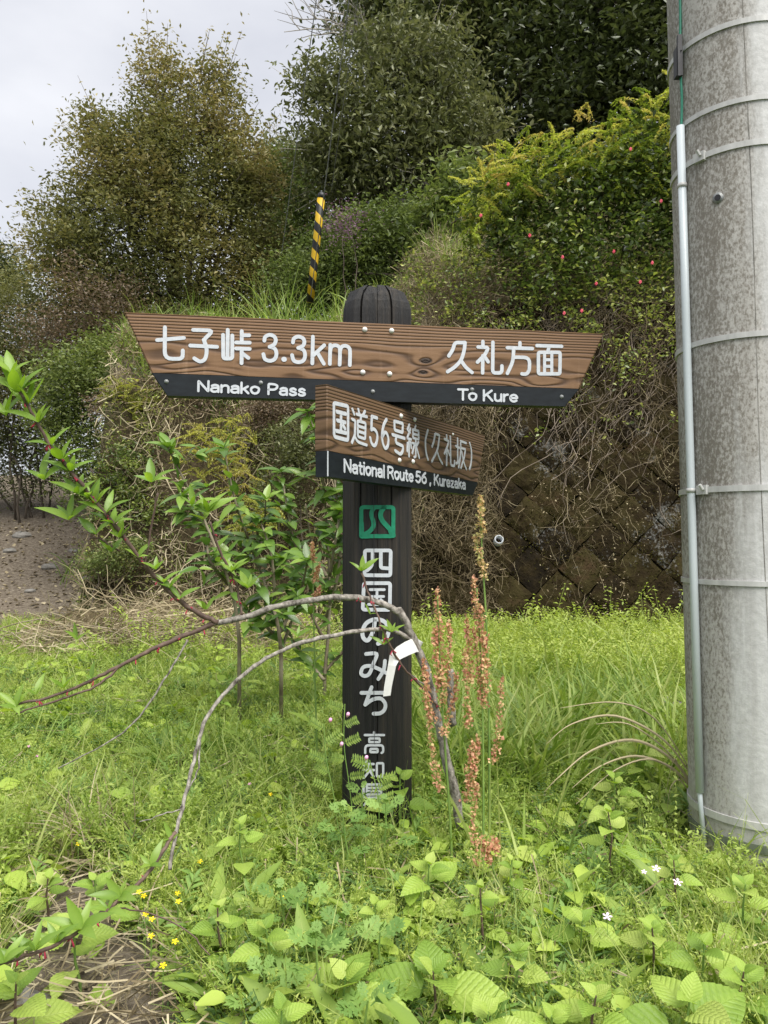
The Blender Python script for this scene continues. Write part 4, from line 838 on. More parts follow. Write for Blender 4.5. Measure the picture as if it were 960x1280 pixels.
n = 16000; cn = rng.integers(0, 700, n); cu, cv = rng.uniform(-.7, 2.4, 700), rng.uniform(.05, 2.9, 700)
c = wallpt(cu[cn]+rng.normal(size=n)*.06, cv[cn]+rng.normal(size=n)*.03, rng.uniform(-.01, .035, n))
ob('wall_moss', cloudmesh('wall_moss', leafcloud(c, .016, rng.uniform(0, 1, n), asp=.7), M['moss']), kind='stuff')
n = 1500; cn = rng.integers(0, 45, n); cu, cv = rng.uniform(-.6, 2.3, 45), rng.uniform(.1, 2.6, 45); c = wallpt(cu[cn]+rng.normal(size=n)*.05, cv[cn]+rng.normal(size=n)*.12, rng.uniform(.02, .08, n)); d = rng.normal(size=(n, 3))*.5; d[:, 2] -= 1
ob('wall_dead_leaves', cloudmesh('wall_dead_leaves', leafcloud(c, .022, rng.uniform(0, 1, n), asp=.5), M['straw']), kind='stuff')
n = 4200; cn = rng.integers(0, 60, n); cu, cv = np.where(rng.uniform(size=60) < .5, rng.uniform(-.7, 0, 60), rng.uniform(-.3, 2.4, 60)), rng.uniform(.6, 3.1, 60); c = wallpt(cu[cn]+rng.normal(size=n)*.07, cv[cn]+rng.normal(size=n)*.3, rng.uniform(.01, .10, n)); d = rng.normal(size=(n, 3))*.55; d[:, 2] -= 1
ob('dead_vine_threads', cloudmesh('dead_vine_threads', strands(c, d, rng.uniform(.05, .3, n), rng.uniform(.0018, .0035, n), .35, rng.uniform(0, .75, n), 4), M['straw']), kind='stuff')
# ------------------------------------------------------------------ soil bank: dry grass, green tufts, sprays
def bankpts(n, lo=-.2, hi=2.0):
    x = rng.uniform(-4.6, 1.05, n*3); y = rng.uniform(5.9, 10.5, n*3); dl = y-(6.1+4.5*np.maximum(0, -2.45-x)); k = (dl > lo)&(dl < hi); return x[k][:n], y[k][:n]
x, y = bankpts(24000); z = Hf(x, y); k = wob(x*3.1+z*2, z*3.7)+rng.normal(size=len(x))*.3 > -.1; x, y, z = x[k], y[k], z[k]; n = len(x)
d = rng.normal(size=(n, 3)); d[:, 2] -= .9; d[:, 1] -= .5
ob('dry_bank_grass', cloudmesh('dry_bank_grass', strands(np.stack([x, y-.04, z+.02+rng.uniform(0, .06, n)], 1), d, rng.uniform(.07, .36, n), rng.uniform(.003, .009, n), .3, np.clip(rng.uniform(.35, 1.1, n)+.3*np.sin(x*4+z*3), 0, 1)), M['straw']), kind='stuff')
cx, cy = bankpts(620, -.15, 1.9); n = 26000; cn = rng.integers(0, len(cx), n)
x = cx[cn]+rng.normal(size=n)*.06; y = cy[cn]+rng.normal(size=n)*.06; z = Hf(x, y)+rng.uniform(0, .12, n)
ob('bank_creepers', cloudmesh('bank_creepers', leafcloud(np.stack([x, y-.04, z], 1), .034, np.clip((cn % 10)/11+rng.uniform(0, .3, n), 0, 1), asp=.5), M['hanging']), kind='stuff')
cx, cy = bankpts(240, -.1, 1.6); n = 7000; cn = rng.integers(0, len(cx), n); x = cx[cn]+rng.normal(size=n)*.05; y = cy[cn]+rng.normal(size=n)*.05
ob('dead_leaf_heads', cloudmesh('dead_leaf_heads', leafcloud(np.stack([x, y-.05, Hf(x, y)+rng.uniform(.02, .14, n)], 1), .028, rng.uniform(0, 1, n), asp=.5), M['tawny']), kind='stuff')
cx, cy = bankpts(150, -.1, 1.9); n = 3000; cn = rng.integers(0, len(cx), n); x = cx[cn]+rng.normal(size=n)*.04; y = cy[cn]+rng.normal(size=n)*.04; d = rng.normal(size=(n, 3))*.5; d[:, 2] = 1; d[:, 1] -= .4
ob('bank_grass', cloudmesh('bank_grass', blades(np.stack([x, y, Hf(x, y)], 1), d, rng.uniform(.08, .25, n), rng.uniform(.004, .008, n), rng.uniform(.3, .9, n), rng.uniform(.1, .9, n)), M['grass']), kind='stuff')
def tuft(name, c, n, h, wd, spread, mat, label, cat='grass tuft', group=None, lean=(0, 0), bend=.35, tr=(0, 1), rad=.1):
    c = Vector(c); bx = c.x+rng.normal(size=n)*rad; by = c.y+rng.normal(size=n)*rad; b0 = np.stack([bx, by, Hf(bx, by)-.01], 1)
    d = rng.normal(size=(n, 3))*spread; d[:, 2] = 1; d[:, 0] += lean[0]; d[:, 1] += lean[1]
    v = blades(b0, d, rng.uniform(.6, 1.1, n)*h, rng.uniform(.7, 1.2, n)*wd, rng.uniform(.3, 1.2, n)*bend, rng.uniform(*tr, n), 6)
    return ob(name, mesh(name, v[0]-np.array(tuple(c)), v[1], M[mat], False, v[2]), None, Matrix.Translation(c), label, cat, group)
for i, (px, yy, h, nn, lb) in enumerate(((265, 7.6, .45, 34, 'leftmost tall grass tuft on the bank top above the left end of the board'), (310, 7.5, .6, 46, 'arching tall grass tuft on the bank top above the middle of the lettering'), (345, 7.4, .72, 50, 'tallest grass tuft on the bank top left of the striped guard'),
        (378, 7.3, .55, 46, 'grass tuft growing around the foot of the striped guard'), (415, 7.35, .5, 40, 'grass tuft on the bank top next to the post top'), (240, 7.9, .3, 26, 'short grass tuft low on the bank top at its left'), (465, 7.9, .4, 22, 'sparse grass tuft on the slope just behind the post top'), (545, 7.6, .4, 22, 'sparse grass tuft on the dry slope right of the post top'), (150, 8.6, .5, 60, 'bright grass tuft on the bank beside the left board tip'), (120, 9.0, .45, 40, 'bright grass tuft below the pinkish shrub'))):
    x = (px-480)/F*yy; tuft('grass_tuft', (x, yy, H1(x, yy)), nn*2, h*1.35, .014, .33, 'grass', lb, group='tall grass tufts along the bank top', rad=.16)
n = 5200; x = rng.uniform(-2.5, .9, n); y = rng.uniform(7.0, 8.5, n); d = rng.normal(size=(n, 3))*.4; d[:, 2] = 1
ob('bank_top_grass', cloudmesh('bank_top_grass', blades(np.stack([x, y, Hf(x, y)], 1), d, rng.uniform(.12, .42, n), rng.uniform(.006, .012, n), rng.uniform(.1, .5, n), rng.uniform(.2, 1, n)), M['grass']), kind='stuff')
n = 4500; x = rng.uniform(-.1, 1.0, n); y = rng.uniform(6.2, 8.6, n); d = rng.normal(size=(n, 3)); d[:, 2] -= .3
ob('dry_slope_grass', cloudmesh('dry_slope_grass', strands(np.stack([x, y, Hf(x, y)+rng.uniform(0, .12, n)], 1), d, rng.uniform(.08, .35, n), rng.uniform(.004, .009, n), .25, rng.uniform(.3, 1, n)), M['straw']), kind='stuff')
def spray(label, blobs, Y, n, mat='yellowfern', name='yellow_spray', leaf=.022):
    t = thing(name, P(blobs[0][0], blobs[0][1]+blobs[0][3]*.6, Y+.1), label, 'plant', 'feathery yellow plants on the soil bank'); cl = shell(blobs, Y, n, .12, .8); fr = []
    for c in cl:
        d = nrm(np.array([rng.normal(), -.5, -.1+.3*rng.normal()])); s_ = nrm(np.cross(d, np.array([0, .3, 1.]))); L_ = rng.uniform(.1, .18); u = np.linspace(.05, 1, 12)[:, None]; q_ = c+d*u*L_+np.array([0, 0, -1.])*u**2*.04
        fr += [q_+s_*(1-u)*.045, q_-s_*(1-u)*.045, q_+s_*(1-u)*.02, q_-s_*(1-u)*.02]
    pts = np.concatenate(fr); ob('fronds', cloudmesh('fronds', leafcloud(pts, leaf, rng.uniform(.1, .7, len(pts))*.6+.4*np.repeat(rng.uniform(0, 1, n), 48), asp=.35, up=.8), M[mat]), t, off(t))
    b = MB(); 
    for i in range(14): c = Vector(cl[i]); b.tube(limb(t.location, c, .05, 4, .05), .003, 4, cap=False)
    ob('stems', b.mesh('stems', M['twig']), t, off(t))
spray('largest feathery yellow plant on the bank under the words of the left board', [(275, 540, 45, 20), (265, 570, 45, 30), (300, 600, 25, 20)], 6.05, 120)
spray('small feathery yellow plant near the left end of the bank', [(150, 490, 35, 20), (170, 510, 25, 20)], 6.9, 70)
spray('yellow plant at the foot of the bank behind the glossy shrubs', [(320, 640, 30, 22), (300, 655, 20, 12)], 5.8, 50)
# heap of cut dead stalks at the foot of the bank
n = 5200; x = rng.uniform(-2.5, -.4, n); y = 5.35+rng.normal(size=n)*.34-.12*x; z = Hf(x, y)+np.abs(rng.normal(size=n))*.13*np.clip(1.3-abs(x+1.55), .25, 1)+.02
d = rng.normal(size=(n, 3)); d[:, 2] *= .25
ob('brush_heap', cloudmesh('brush_heap', strands(np.stack([x, y, z], 1), d, rng.uniform(.1, .5, n), rng.uniform(.003, .008, n), .22, rng.uniform(.2, 1, n), 5), M['straw']), kind='stuff')
b = MB(); random.seed(21)
for i in range(26):
    x0, y0 = random.uniform(-2.3, -1.2), random.uniform(4.9, 5.5); a_ = random.uniform(0, 6.28); r = random.uniform(.12, .3); z0 = H1(x0, y0)+.05; k = 9
    b.tube([(x0+r*1.6*math.cos(a_+j*.33), y0+r*.5*math.sin(a_+j*.33), z0+random.uniform(-.01, .04)+r*.5*math.sin(j*.4)) for j in range(k)], .004, 4)
ob('fallen_vines', b.mesh('fallen_vines', M['twig']), kind='stuff')
n = 9000; x = rng.uniform(-2.6, 1, n); y = rng.uniform(5.6, 6.9, n); z = Hf(x, y)+.02

# stones
def stone(px, py, sz, label, g='stones lying on the dirt path', flat=.45, name='stone'):
    p = PG(px, py); r_ = random.Random(px*7+py); b = MB(); n1, n2 = 8, 6; vs = []
    ph = [r_.uniform(0, 6) for _ in range(6)]
    for j in range(n2+1):
        th = math.pi*j/n2
        for i in range(n1):
            a_ = 2*math.pi*i/n1; q_ = 1+.16*math.sin(3*a_+ph[0])+.12*math.sin(2*th+ph[1]+a_)+r_.uniform(-.08, .08); vs.append((sz*q_*math.sin(th)*math.cos(a_), sz*.7*q_*math.sin(th)*math.sin(a_), sz*flat*q_*math.cos(th)))
    b.add(vs, [(j*n1+i, j*n1+(i+1) % n1, (j+1)*n1+(i+1) % n1, (j+1)*n1+i) for j in range(n2) for i in range(n1)]); ob(name, b.mesh(name, M['stone']), None, Matrix.Translation(p+Vector((0, 0, sz*flat*.35))), label, 'stone', g)
stone(26, 671, .12, 'flat grey stone on the path by the dark shrub')
stone(62, 711, .10, 'pale stone on the path, nearer of the two larger ones')
stone(12, 690, .08, 'small brown stone at the left edge of the path')
stone(92, 690, .07, 'small stone on the path near the sapling branch')
stone(38, 740, .06, 'small stone where the path meets the grass')
stone(110, 724, .05, 'tiny stone near the brush heap')
stone(838, 905, .13, 'mossy grey stone half hidden in the weeds left of the utility pole', None, .6)
stone(40, 1268, .035, 'pale grey stone in the bare soil at the bottom left corner', None, .8)
stone(112, 1192, .012, 'small white pebble on the bare soil at lower left', None, .7)
n = 2600; x = rng.uniform(-6.5, -1.6, n); y = rng.uniform(6.8, 11.5, n); k = pathm(x, y) > .4; x, y = x[k], y[k]
x2 = rng.uniform(-1.0, -.1, 1500); y2 = rng.uniform(.9, 2.1, 1500); k = dirtm(x2, y2) > .2; x = np.concatenate([x, x2[k]]); y = np.concatenate([y, y2[k]])
sz = np.where(y > 4, rng.uniform(.012, .045, len(x)), rng.uniform(.003, .009, len(x)))
ob('path_litter', cloudmesh('path_litter', leafcloud(np.stack([x, y, Hf(x, y)+sz*.25], 1), 1, rng.uniform(0, 1, len(x)), up=2, asp=.8, sz=sz*1.6), M['straw']), kind='stuff')

# ------------------------------------------------------------------ ground cover (instanced clumps)
def clump_grass(q, n=12, h=.15, wd=.0042, spread=.45):
    a = rng.uniform(0, 6.28, n); r = rng.uniform(0, .025, n); b0 = np.stack([r*np.cos(a), r*np.sin(a), np.full(n, -.01)], 1); d = np.stack([np.cos(a)*spread, np.sin(a)*spread, np.ones(n)], 1)+rng.normal(size=(n, 3))*.15
    return master(cloudmesh('grass_clump', blades(b0, d, rng.uniform(.5, 1.15, n)*h, np.full(n, wd)*rng.uniform(.7, 1.2, n), rng.uniform(.15, .7, n), rng.uniform(.2, 1., n), 4), M['grass']))
def clump_herb(q, h=.13, ns=4, nl=13, leaf=.013, asp=.42, mat='herb'):
    pr = []; b = MB()
    for s in range(ns):
        a = rng.uniform(0, 6.28); ln = rng.uniform(.1, .6); d = np.array([math.cos(a)*ln, math.sin(a)*ln, 1.]); d /= np.linalg.norm(d); o = rng.normal(size=3)*.015; o[2] = 0; L_ = h*rng.uniform(.6, 1.1)
        u = np.repeat(np.linspace(.15, 1, nl), 2)[:, None]; sd_ = nrm(np.cross(d, rng.normal(size=3))); sg = np.tile([1, -1], nl)[:, None]
        c = o+d*u*L_+sd_*sg*leaf*.6+np.array([math.cos(a), math.sin(a), 0])*(u**2)*L_*.25; pr.append(leafcloud(c, leaf, np.clip(rng.uniform(.1, .6, nl*2)+u[:, 0]*.35, 0, 1), asp=asp, up=.7))
        p0 = o; p1 = o+d*L_+np.array([math.cos(a), math.sin(a), 0])*L_*.25; cr_ = np.array([[p0[0], p0[1], p0[2]-.01], p1]); st = strands(((cr_[0]+cr_[1])/2)[None], (cr_[1]-cr_[0])[None], np.array([np.linalg.norm(cr_[1]-cr_[0])]), np.array([.0014]), .03, np.array([.4]), 2)
        f4 = st[1]; f3 = np.concatenate([f4[:, :3], f4[:, [0, 2, 3]]]); pr.append((st[0], f3, st[2]))
    return master(cloudmesh('herb_clump', join(pr), M[mat]))
def bigleaves(mb_c, d, up, s, tint, wd=.36, prof=(.0, .62, .95, 1, .85, .5, .06)):
    """ovate leaves with a folded midrib, joined: base point, direction, up, size"""
    n = len(mb_c); d = nrm(d); x = nrm(np.cross(d, up)); z = np.cross(x, d); k = len(prof); vs = []
    for i, w_ in enumerate(prof):
        t = i/(k-1); c = mb_c+d*(t*s)[:, None]-z*(s*t*t*.22)[:, None]
        for sg in (-1, 0, 1): vs.append(c+x*(sg*w_*wd*.5*s*(1.06 if i % 2 else .97))[:, None]+z*(abs(sg)*w_*wd*.5*s*.3)[:, None])
    v = np.stack(vs, 1).reshape(-1, 3); b0 = np.arange(n)*3*k; f = []
    for i in range(k-1):
        for m_ in (0, 1): f += [np.stack([b0+3*i+m_, b0+3*i+m_+1, b0+3*i+m_+4], 1), np.stack([b0+3*i+m_, b0+3*i+m_+4, b0+3*i+m_+3], 1)]
    T = np.tile(np.tile([0, .12, 0], k), n)+np.repeat(tint, 3*k); return v, np.concatenate(f), np.clip(T, 0, 1)
def t3(st): return (st[0], np.concatenate([st[1][:, :3], st[1][:, [0, 2, 3]]]), st[2])
def clump_broad(q, n=7, leaf=.035, mat='herb', h=.06, wd=.75):
    a = rng.uniform(0, 6.28, n); r = rng.uniform(.006, .03, n); c = np.stack([r*np.cos(a), r*np.sin(a), rng.uniform(.3, 1, n)*h], 1)
    d = np.stack([np.cos(a), np.sin(a), rng.uniform(-.1, .7, n)], 1); up = rng.normal(size=(n, 3))*.2+np.array([0, 0, 1.])
    st = strands(c*.5, c+1e-4, np.linalg.norm(c, axis=1), np.full(n, .0016), .02, np.full(n, .3), 2)
    return master(cloudmesh('broad_clump', join([bigleaves(c, d, up, rng.uniform(.6, 1.15, n)*leaf, rng.uniform(.15, .85, n), wd), t3(st)]), M[mat]))
def clump_pinnate(q, n=5, L_=.075, leaf=.014, mat='vetch', h=.05):
    pr = []
    for _ in range(n):
        a = rng.uniform(0, 6.28); d = np.array([math.cos(a), math.sin(a), rng.uniform(.1, .9)]); d /= np.linalg.norm(d); o = np.array([0, 0, rng.uniform(.1, 1)*h]); s_ = nrm(np.cross(d, np.array([0, 0, 1.]))); k = 8
        u = np.repeat(np.linspace(.15, 1, k), 2)[:, None]; sg = np.tile([1., -1.], k)[:, None]; p = o+d*u*L_-np.array([0, 0, 1.])*u**2*L_*.2; dd = s_*sg+d*.35
        v, f, t = bigleaves(p, dd, np.tile([0, 0, 1.], (2*k, 1))+rng.normal(size=(2*k, 3))*.25, np.full(2*k, leaf)*(1.1-.4*u[:, 0]), rng.uniform(.2, .8, 2*k), .45, (.1, .9, 1, .05)); pr.append((v, f, t))
        pr.append(t3(strands((o+d*L_*.5)[None], d[None], np.array([L_]), np.array([.0013]), .02, np.array([.4]), 2)))
    return master(cloudmesh('pinnate_clump', join(pr), M[mat]))
def clump_lobed(q, n=6):
    pr = []
    for _ in range(n):
        a = rng.uniform(0, 6.28); d = np.array([math.cos(a), math.sin(a), rng.uniform(.1, 1.)]); d /= np.linalg.norm(d); o = np.array([0, 0, rng.uniform(.2, 1)*.06]); s_ = nrm(np.cross(d, np.array([0, 0, 1.]))); L_ = rng.uniform(.035, .06)
        u = np.array([.25, .25, .5, .5, .75, .75, .8])[:, None]; sg = np.array([1, -1, 1, -1, 1, -1, 0.])[:, None]
        v, f, t = bigleaves(o+d*u*L_, s_*sg*.9+d, np.tile([0, 0, 1.], (7, 1))+rng.normal(size=(7, 3))*.15, np.array([.5, .5, .6, .6, .45, .45, .5])*L_, rng.uniform(.2, .8, 7), .3, (.4, .9, 1, .05)); pr += [(v, f, t), t3(strands((o+d*L_*.4)[None], d[None], np.array([L_]), np.array([.004]), .02, np.array([.4]), 2))]
    return master(cloudmesh('lobed_clump', join(pr), M['mugwort']))
def field(n, y0, y1, xr=(-.66, .82), keep=None, sc_=(.7, 1.25), grow=.12):
    n = int(n*1.18); y = np.exp(rng.uniform(math.log(y0), math.log(y1), n)); x = y*rng.uniform(*xr, n)
    k = (y < yfront(x)-.12)&(dirtm(x, y) < rng.uniform(.0, .6, n))&(np.hypot(x-.95, y-1.92) > .19)&(pathm(x, y) < .45)&(np.hypot(x-PX, y-PY) > .1)&(((x < .15) | (y < 5.42)))
    if keep is not None: k &= keep(x, y)
    x, y = x[k], y[k]; n = len(x); s = rng.uniform(*sc_, n)*(1+grow*np.clip(y-2, 0, 4)); 
    return np.stack([x, y, Hf(x, y)-.005], 1), np.stack([rng.normal(size=n)*.18, rng.normal(size=n)*.18, rng.uniform(0, 6.28, n)], 1), s
def patch(a, b, t): return lambda x, y: wob(x*a+b, y*a-b)+rng.normal(size=len(x))*.25 > t
gn('grass_cover', *field(10000, .95, 8.5, grow=.13, keep=patch(1.3, 2, -.35)), [clump_grass(q, 12, .12) for q in range(4)])
gn('fine_grass_cover', *field(6000, .95, 4.5, grow=.03, keep=patch(2.3, 1, .05)), [clump_grass(q, 14, .10, .0026, .7) for q in range(4)])
gn('herb_cover', *field(6500, .95, 8.0, grow=.10, keep=patch(1.6, 0, -.1)), [clump_herb(q, .085, 4, 12, .011) for q in range(5)])
gn('fine_herb_cover', *field(9500, .95, 8.0, grow=.10, keep=patch(1.9, 5, -.15)), [clump_herb(q, .10, 4, 18, .009, .28, 'lightherb') for q in range(5)])
gn('vetch_cover', *field(5200, .95, 5.0, keep=patch(2.1, 3, -.1), grow=.10), [clump_pinnate(q) for q in range(4)])
gn('clover_cover', *field(3200, .95, 6, grow=.02, keep=patch(2.6, 7, .05)), [clump_broad(q, 9, .018, 'herb', .06, .85) for q in range(3)])
gn('lobed_weed_cover', *field(2600, 1.0, 4.2, keep=patch(2.2, 4, -.05)), [clump_lobed(q) for q in range(4)])
gn('broad_weed_cover', *field(2300, 1.0, 5.0, keep=patch(2.4, 9, -.05), sc_=(.6, 1.5)), [clump_broad(q, 6, .042, 'weed', .075, .62) for q in range(4)])
gn('long_leaf_cover', *field(1300, 1.0, 4.5, keep=patch(2.0, 6, .0), sc_=(.7, 1.5)), [clump_broad(q, 6, .075, 'herb', .05, .26) for q in range(4)])
gn('seeding_grass_cover', *field(520, 1.2, 5.0, sc_=(.7, 1.3)), [clump_grass(q, 5, .24, .0022, .35) for q in range(3)])
gn('midfield_grass_cover', *field(1500, 1.7, 6.0, sc_=(.5, 1.2), grow=.04, keep=patch(1.4, 8, -.05)), [clump_grass(q, 9, .23, .0055, .5) for q in range(4)])
gn('midfield_herb_cover', *field(1500, 1.6, 5.5, sc_=(.5, 1.25), grow=.04, keep=patch(1.7, 11, .0)), [clump_herb(q, .19, 4, 18, .014, .4) for q in range(3)])
gn('tall_grass_cover', *field(2600, 2.3, 5.45, (.03, .55), sc_=(.5, 1.35), grow=.03, keep=patch(2.2, 4, -.3)), [clump_grass(q, 9, .27, .012, .55) for q in range(4)])
gn('tall_herb_cover', *field(1500, 3.6, 5.5, (.0, .6), sc_=(.5, 1.2), grow=.02), [clump_herb(q, .24, 4, 16, .020, .42, 'lightherb') for q in range(3)])
n = 9000; y = np.exp(rng.uniform(math.log(.95), math.log(7), n)); x = y*rng.uniform(-.62, .62, n); k = (y < yfront(x)-.1)&(np.hypot(x-.95, y-1.92) > .2); x, y = x[k], y[k]; n = len(x); d = rng.normal(size=(n, 3)); d[:, 2] *= .3
ob('thatch', cloudmesh('thatch', strands(np.stack([x, y, Hf(x, y)+rng.uniform(.005, .07, n)], 1), d, rng.uniform(.04, .16, n), rng.uniform(.0012, .003, n)*(1+.2*y), .12, rng.uniform(.2, 1, n), 3), M['straw']), kind='stuff')
gn('wall_foot_grass_cover', *field(420, 3.6, 5.5, (-.05, .55), sc_=(.5, 1.3), grow=.0, keep=patch(3.1, 5, .1)), [clump_grass(q, 7, .42, .011, .45) for q in range(4)])
gn('wall_foot_herb_cover', *field(260, 4.3, 5.5, (-.4, .55), sc_=(.6, 1.4), grow=.0, keep=patch(3.3, 2, .1)), [clump_herb(q, .36, 3, 18, .026, .42, 'lightherb') for q in range(3)])
gn('trefoil_patch', *field(1500, 1.15, 1.75, (-.46, -.2)), [clump_broad(q, 10, .013, 'weed', .05, .9) for q in range(3)])

# ------------------------------------------------------------------ leaf meshes and plant builders
def leafmesh(name, mat, prof, teeth=0, fold=.15, curl=.25, quilt=0, tint=.5, cols=(-1, -.5, 0, .5, 1)):
    k = len(prof); v = []; T = []
    for i, wv_ in enumerate(prof):
        y = i/(k-1)
        for c in cols:
            w_ = wv_*c*(1+(teeth if (i % 2 and abs(c) == 1) else 0)); z = abs(c)*wv_*fold-curl*y*y+(quilt*(1 if i % 2 else -1)*(.5 if abs(c) == .5 else 0))
            v.append((w_, y-(.04*abs(c) if teeth and i % 2 else 0), z)); T.append(tint+(.12 if c == 0 else 0)-.1*(i % 2)*(abs(c) == .5)*bool(quilt))
    m_ = len(cols); f = [(i*m_+j, i*m_+j+1, (i+1)*m_+j+1, (i+1)*m_+j) for i in range(k-1) for j in range(m_-1)]
    return mesh(name, v, f, mat, True, T)
def lance(n=9, w_=.15): return [max(.004, w_*math.sin(math.pi*(i/(n-1))**.8)**.9) for i in range(n)]
def ovate(n=13, w_=.36): return [max(.006, w_*math.sin(math.pi*min(1, (i/(n-1))**.62))**.85) for i in range(n)]
PEACH = [leafmesh('leaf', M['peach'], lance(9, .125), fold=f, curl=c, tint=t, cols=(-1, 0, 1)) for f, c, t in ((.5, .25, .35), (.3, .5, .55), (.7, .1, .75), (.5, -.1, .5))]
LAUREL = [leafmesh('leaf', M['laurel'], lance(9, .19), fold=f, curl=c, tint=t, cols=(-1, 0, 1)) for f, c, t in ((.3, .25, .1), (.2, .45, .35), (.4, .1, .6), (.25, .0, .25))]
RAMIE = [leafmesh('leaf', M['ramie'], ovate(23, w_), .09, .22, c, .022, t) for w_, c, t in ((.36, .25, .35), (.33, .4, .5), (.39, .12, .65), (.35, .3, .2))]
def mugleaf(t):
    b = MB()
    def lobe(p, d, L_, w_, zz):
        d = Vector(d).normalized(); s = Vector((-d.y, d.x, 0)); p = Vector(p); b.add([p-s*w_*.3, p+s*w_*.3, p+d*L_*.55+s*w_*.5+Vector((0, 0, zz)), p+d*L_+Vector((0, 0, zz*.4)), p+d*L_*.55-s*w_*.5+Vector((0, 0, zz))], [(0, 4, 3, 2, 1)], t)
    b.add([(-.02, 0, 0), (.02, 0, 0), (.035, .6, -.03), (-.035, .6, -.03)], [(0, 1, 2, 3)], t)
    for y, L_ in ((.22, .32), (.42, .4), (.6, .36)):
        for s in (-1, 1):
            lobe((0, y, -.02), (s, .75, 0), L_, .13, .03); lobe((s*L_*.35, y+L_*.27, -.01), (s*.3, 1, 0), L_*.5, .09, .02); lobe((s*L_*.4, y+L_*.25, -.01), (s, .1, 0), L_*.4, .08, .02)
    lobe((0, .55, -.03), (0, 1, 0), .45, .16, .0); lobe((0, .6, -.03), (.5, 1, 0), .35, .1, .0); lobe((0, .6, -.03), (-.5, 1, 0), .35, .1, .0)
    return b.mesh('leaf', M['mugwort'], False, True)
MUG = [mugleaf(t) for t in (.2, .5, .8)]
def putleaf(root, me, p, d, up, s, name='leaf', wid=1):
    d = Vector(d).normalized(); x = d.cross(Vector(up)); x = x.normalized() if x.length > 1e-4 else d.orthogonal().normalized(); z = x.cross(d)
    R = Matrix((x*wid, d, z)).transposed().to_4x4(); return ob(name, me, root, off(root) @ Matrix.Translation(p) @ R @ Matrix.Scale(s, 4))
def ramie(px, py, Y, size, label, pairs=3, h=None, cat='weed plant', name='nettle_weed', meshes=None, group='broad leaved weeds in the foreground', stemm='stem'):
    """px, py, Y is the leafy top; the stem runs down to the soil"""
    meshes = meshes or RAMIE; dd_ = ray(px, py); hz = random.uniform(.12, .16) if py > 1040 else .19; Y = (CAMH-hz)/(-dd_.z/dd_.y); top_ = P(px, py, Y); bx, by = top_.x+random.uniform(-.02, .02), top_.y+random.uniform(.0, .04); base_ = Vector((bx, by, H1(bx, by)-.01)); t = thing(name, base_, label, cat, group)
    if top_.z < base_.z+.04: top_.z = base_.z+.04
    b = MB(); st_ = limb(base_, top_, .0, 4, .03); b.tube(st_, [.003, .0028, .0024, .002, .0014], 5); ob('stem', b.mesh('stem', M[stemm]), t, off(t)); a0 = random.uniform(0, 3.14)
    for k in range(pairs):
        f = 1-(0, .02, .05, .10, .16, .25)[k]/.13*min(1, .13/max(.04, (top_-base_).length))*.8; p = base_.lerp(top_, max(.15, f)); s = size*(.38, .66, .9, 1.0, .95, .85)[k]*random.uniform(.88, 1.12)
        for sgn in (0, 1) if k else (0, 1):
            a_ = a0+k*1.35+sgn*math.pi+random.uniform(-.25, .25); el = (.85, .5, .25, .1, 0, -.1)[k]+random.uniform(-.12, .12)
            d = Vector((math.cos(a_)*math.cos(el), math.sin(a_)*math.cos(el), math.sin(el))); pet = p+d*s*(.05+.1*k); putleaf(t, random.choice(meshes), pet, d, Vector((random.uniform(-.2, .2), -.35, 1)), s)
    return t
random.seed(31)
W_ = [(432, 1222, 1.22, .078, 'large lime weed at the bottom edge, left of the two biggest rosettes'), (541, 1215, 1.24, .078, 'large lime weed at the bottom edge, right of the two biggest rosettes'), (862, 1252, 1.16, .082, 'large darker leaved weed at the bottom edge near the right corner'),
 (728, 1150, 1.42, .055, 'lime weed below the pale pink flowers, nearest the middle'), (815, 1160, 1.40, .055, 'reddish stemmed weed under the pink flowers'), (932, 1105, 1.52, .06, 'lime weed at the foot of the utility pole'),
 (880, 1180, 1.36, .05, 'weed with yellowing leaf right of the reddish stemmed weed'), (745, 1245, 1.2, .055, 'small rosette at the bottom edge between the sorrel and the large dark weed'), (536, 1080, 1.62, .065, 'weed with spreading pale leaves in front of the post foot'),
 (332, 1160, 1.42, .052, 'lime weed with upright leaves left of the post line in the lower half'), (272, 1135, 1.5, .048, 'small weed left of the upright lime weed'), (500, 968, 1.86, .062, 'pale leafy weed touching the right foot of the post'), (768, 972, 2.0, .06, 'weed with broad leaves standing before the dry grass blades'),
 (760, 1015, 1.9, .05, 'lower weed just in front of the broad one by the dry blades'), (118, 1100, 1.62, .055, 'leafy weed at the far left beside the bare soil'), (88, 1150, 1.5, .055, 'yellowish weed at the left edge above the reddish branch'), 
 (20, 1228, 1.32, .055, 'weed in the bottom left corner beside the bare soil'), (352, 1262, 1.18, .055, 'weed at the bottom edge left of the large rosettes'), (648, 1190, 1.36, .045, 'small weed between the sorrel stems and the small rosette'), (60, 1098, 1.64, .05, 'weed behind the yellowish one at the left edge'),
 (610, 1265, 1.16, .05, 'darker weed at the bottom edge right of the large rosettes'), (690, 1270, 1.15, .05, 'low weed at the bottom edge right of centre'), (930, 1215, 1.26, .055, 'weed in the bottom right corner area above the edge'), (470, 1130, 1.5, .05, 'weed in front of the post among mugwort'), (640, 1075, 1.66, .042, 'narrow weed right of the sorrel stems'),
 (842, 1075, 1.62, .042, 'weed just left of the utility pole foot'), (300, 1030, 1.8, .05, 'pale rounded weed left of the post in the grass'), (800, 925, 2.3, .06, 'weed beside the mossy stone'), (600, 1110, 1.55, .04, 'small weed between the two sorrel stems'), ]
for i, (x, y, Y, s, lb) in enumerate(W_): ramie(x, y, Y, s*(1.05 if y < 1150 else 1.2), lb, 4 if s < .052 else 5, stemm='redbark' if i % 3 == 1 else 'stem')
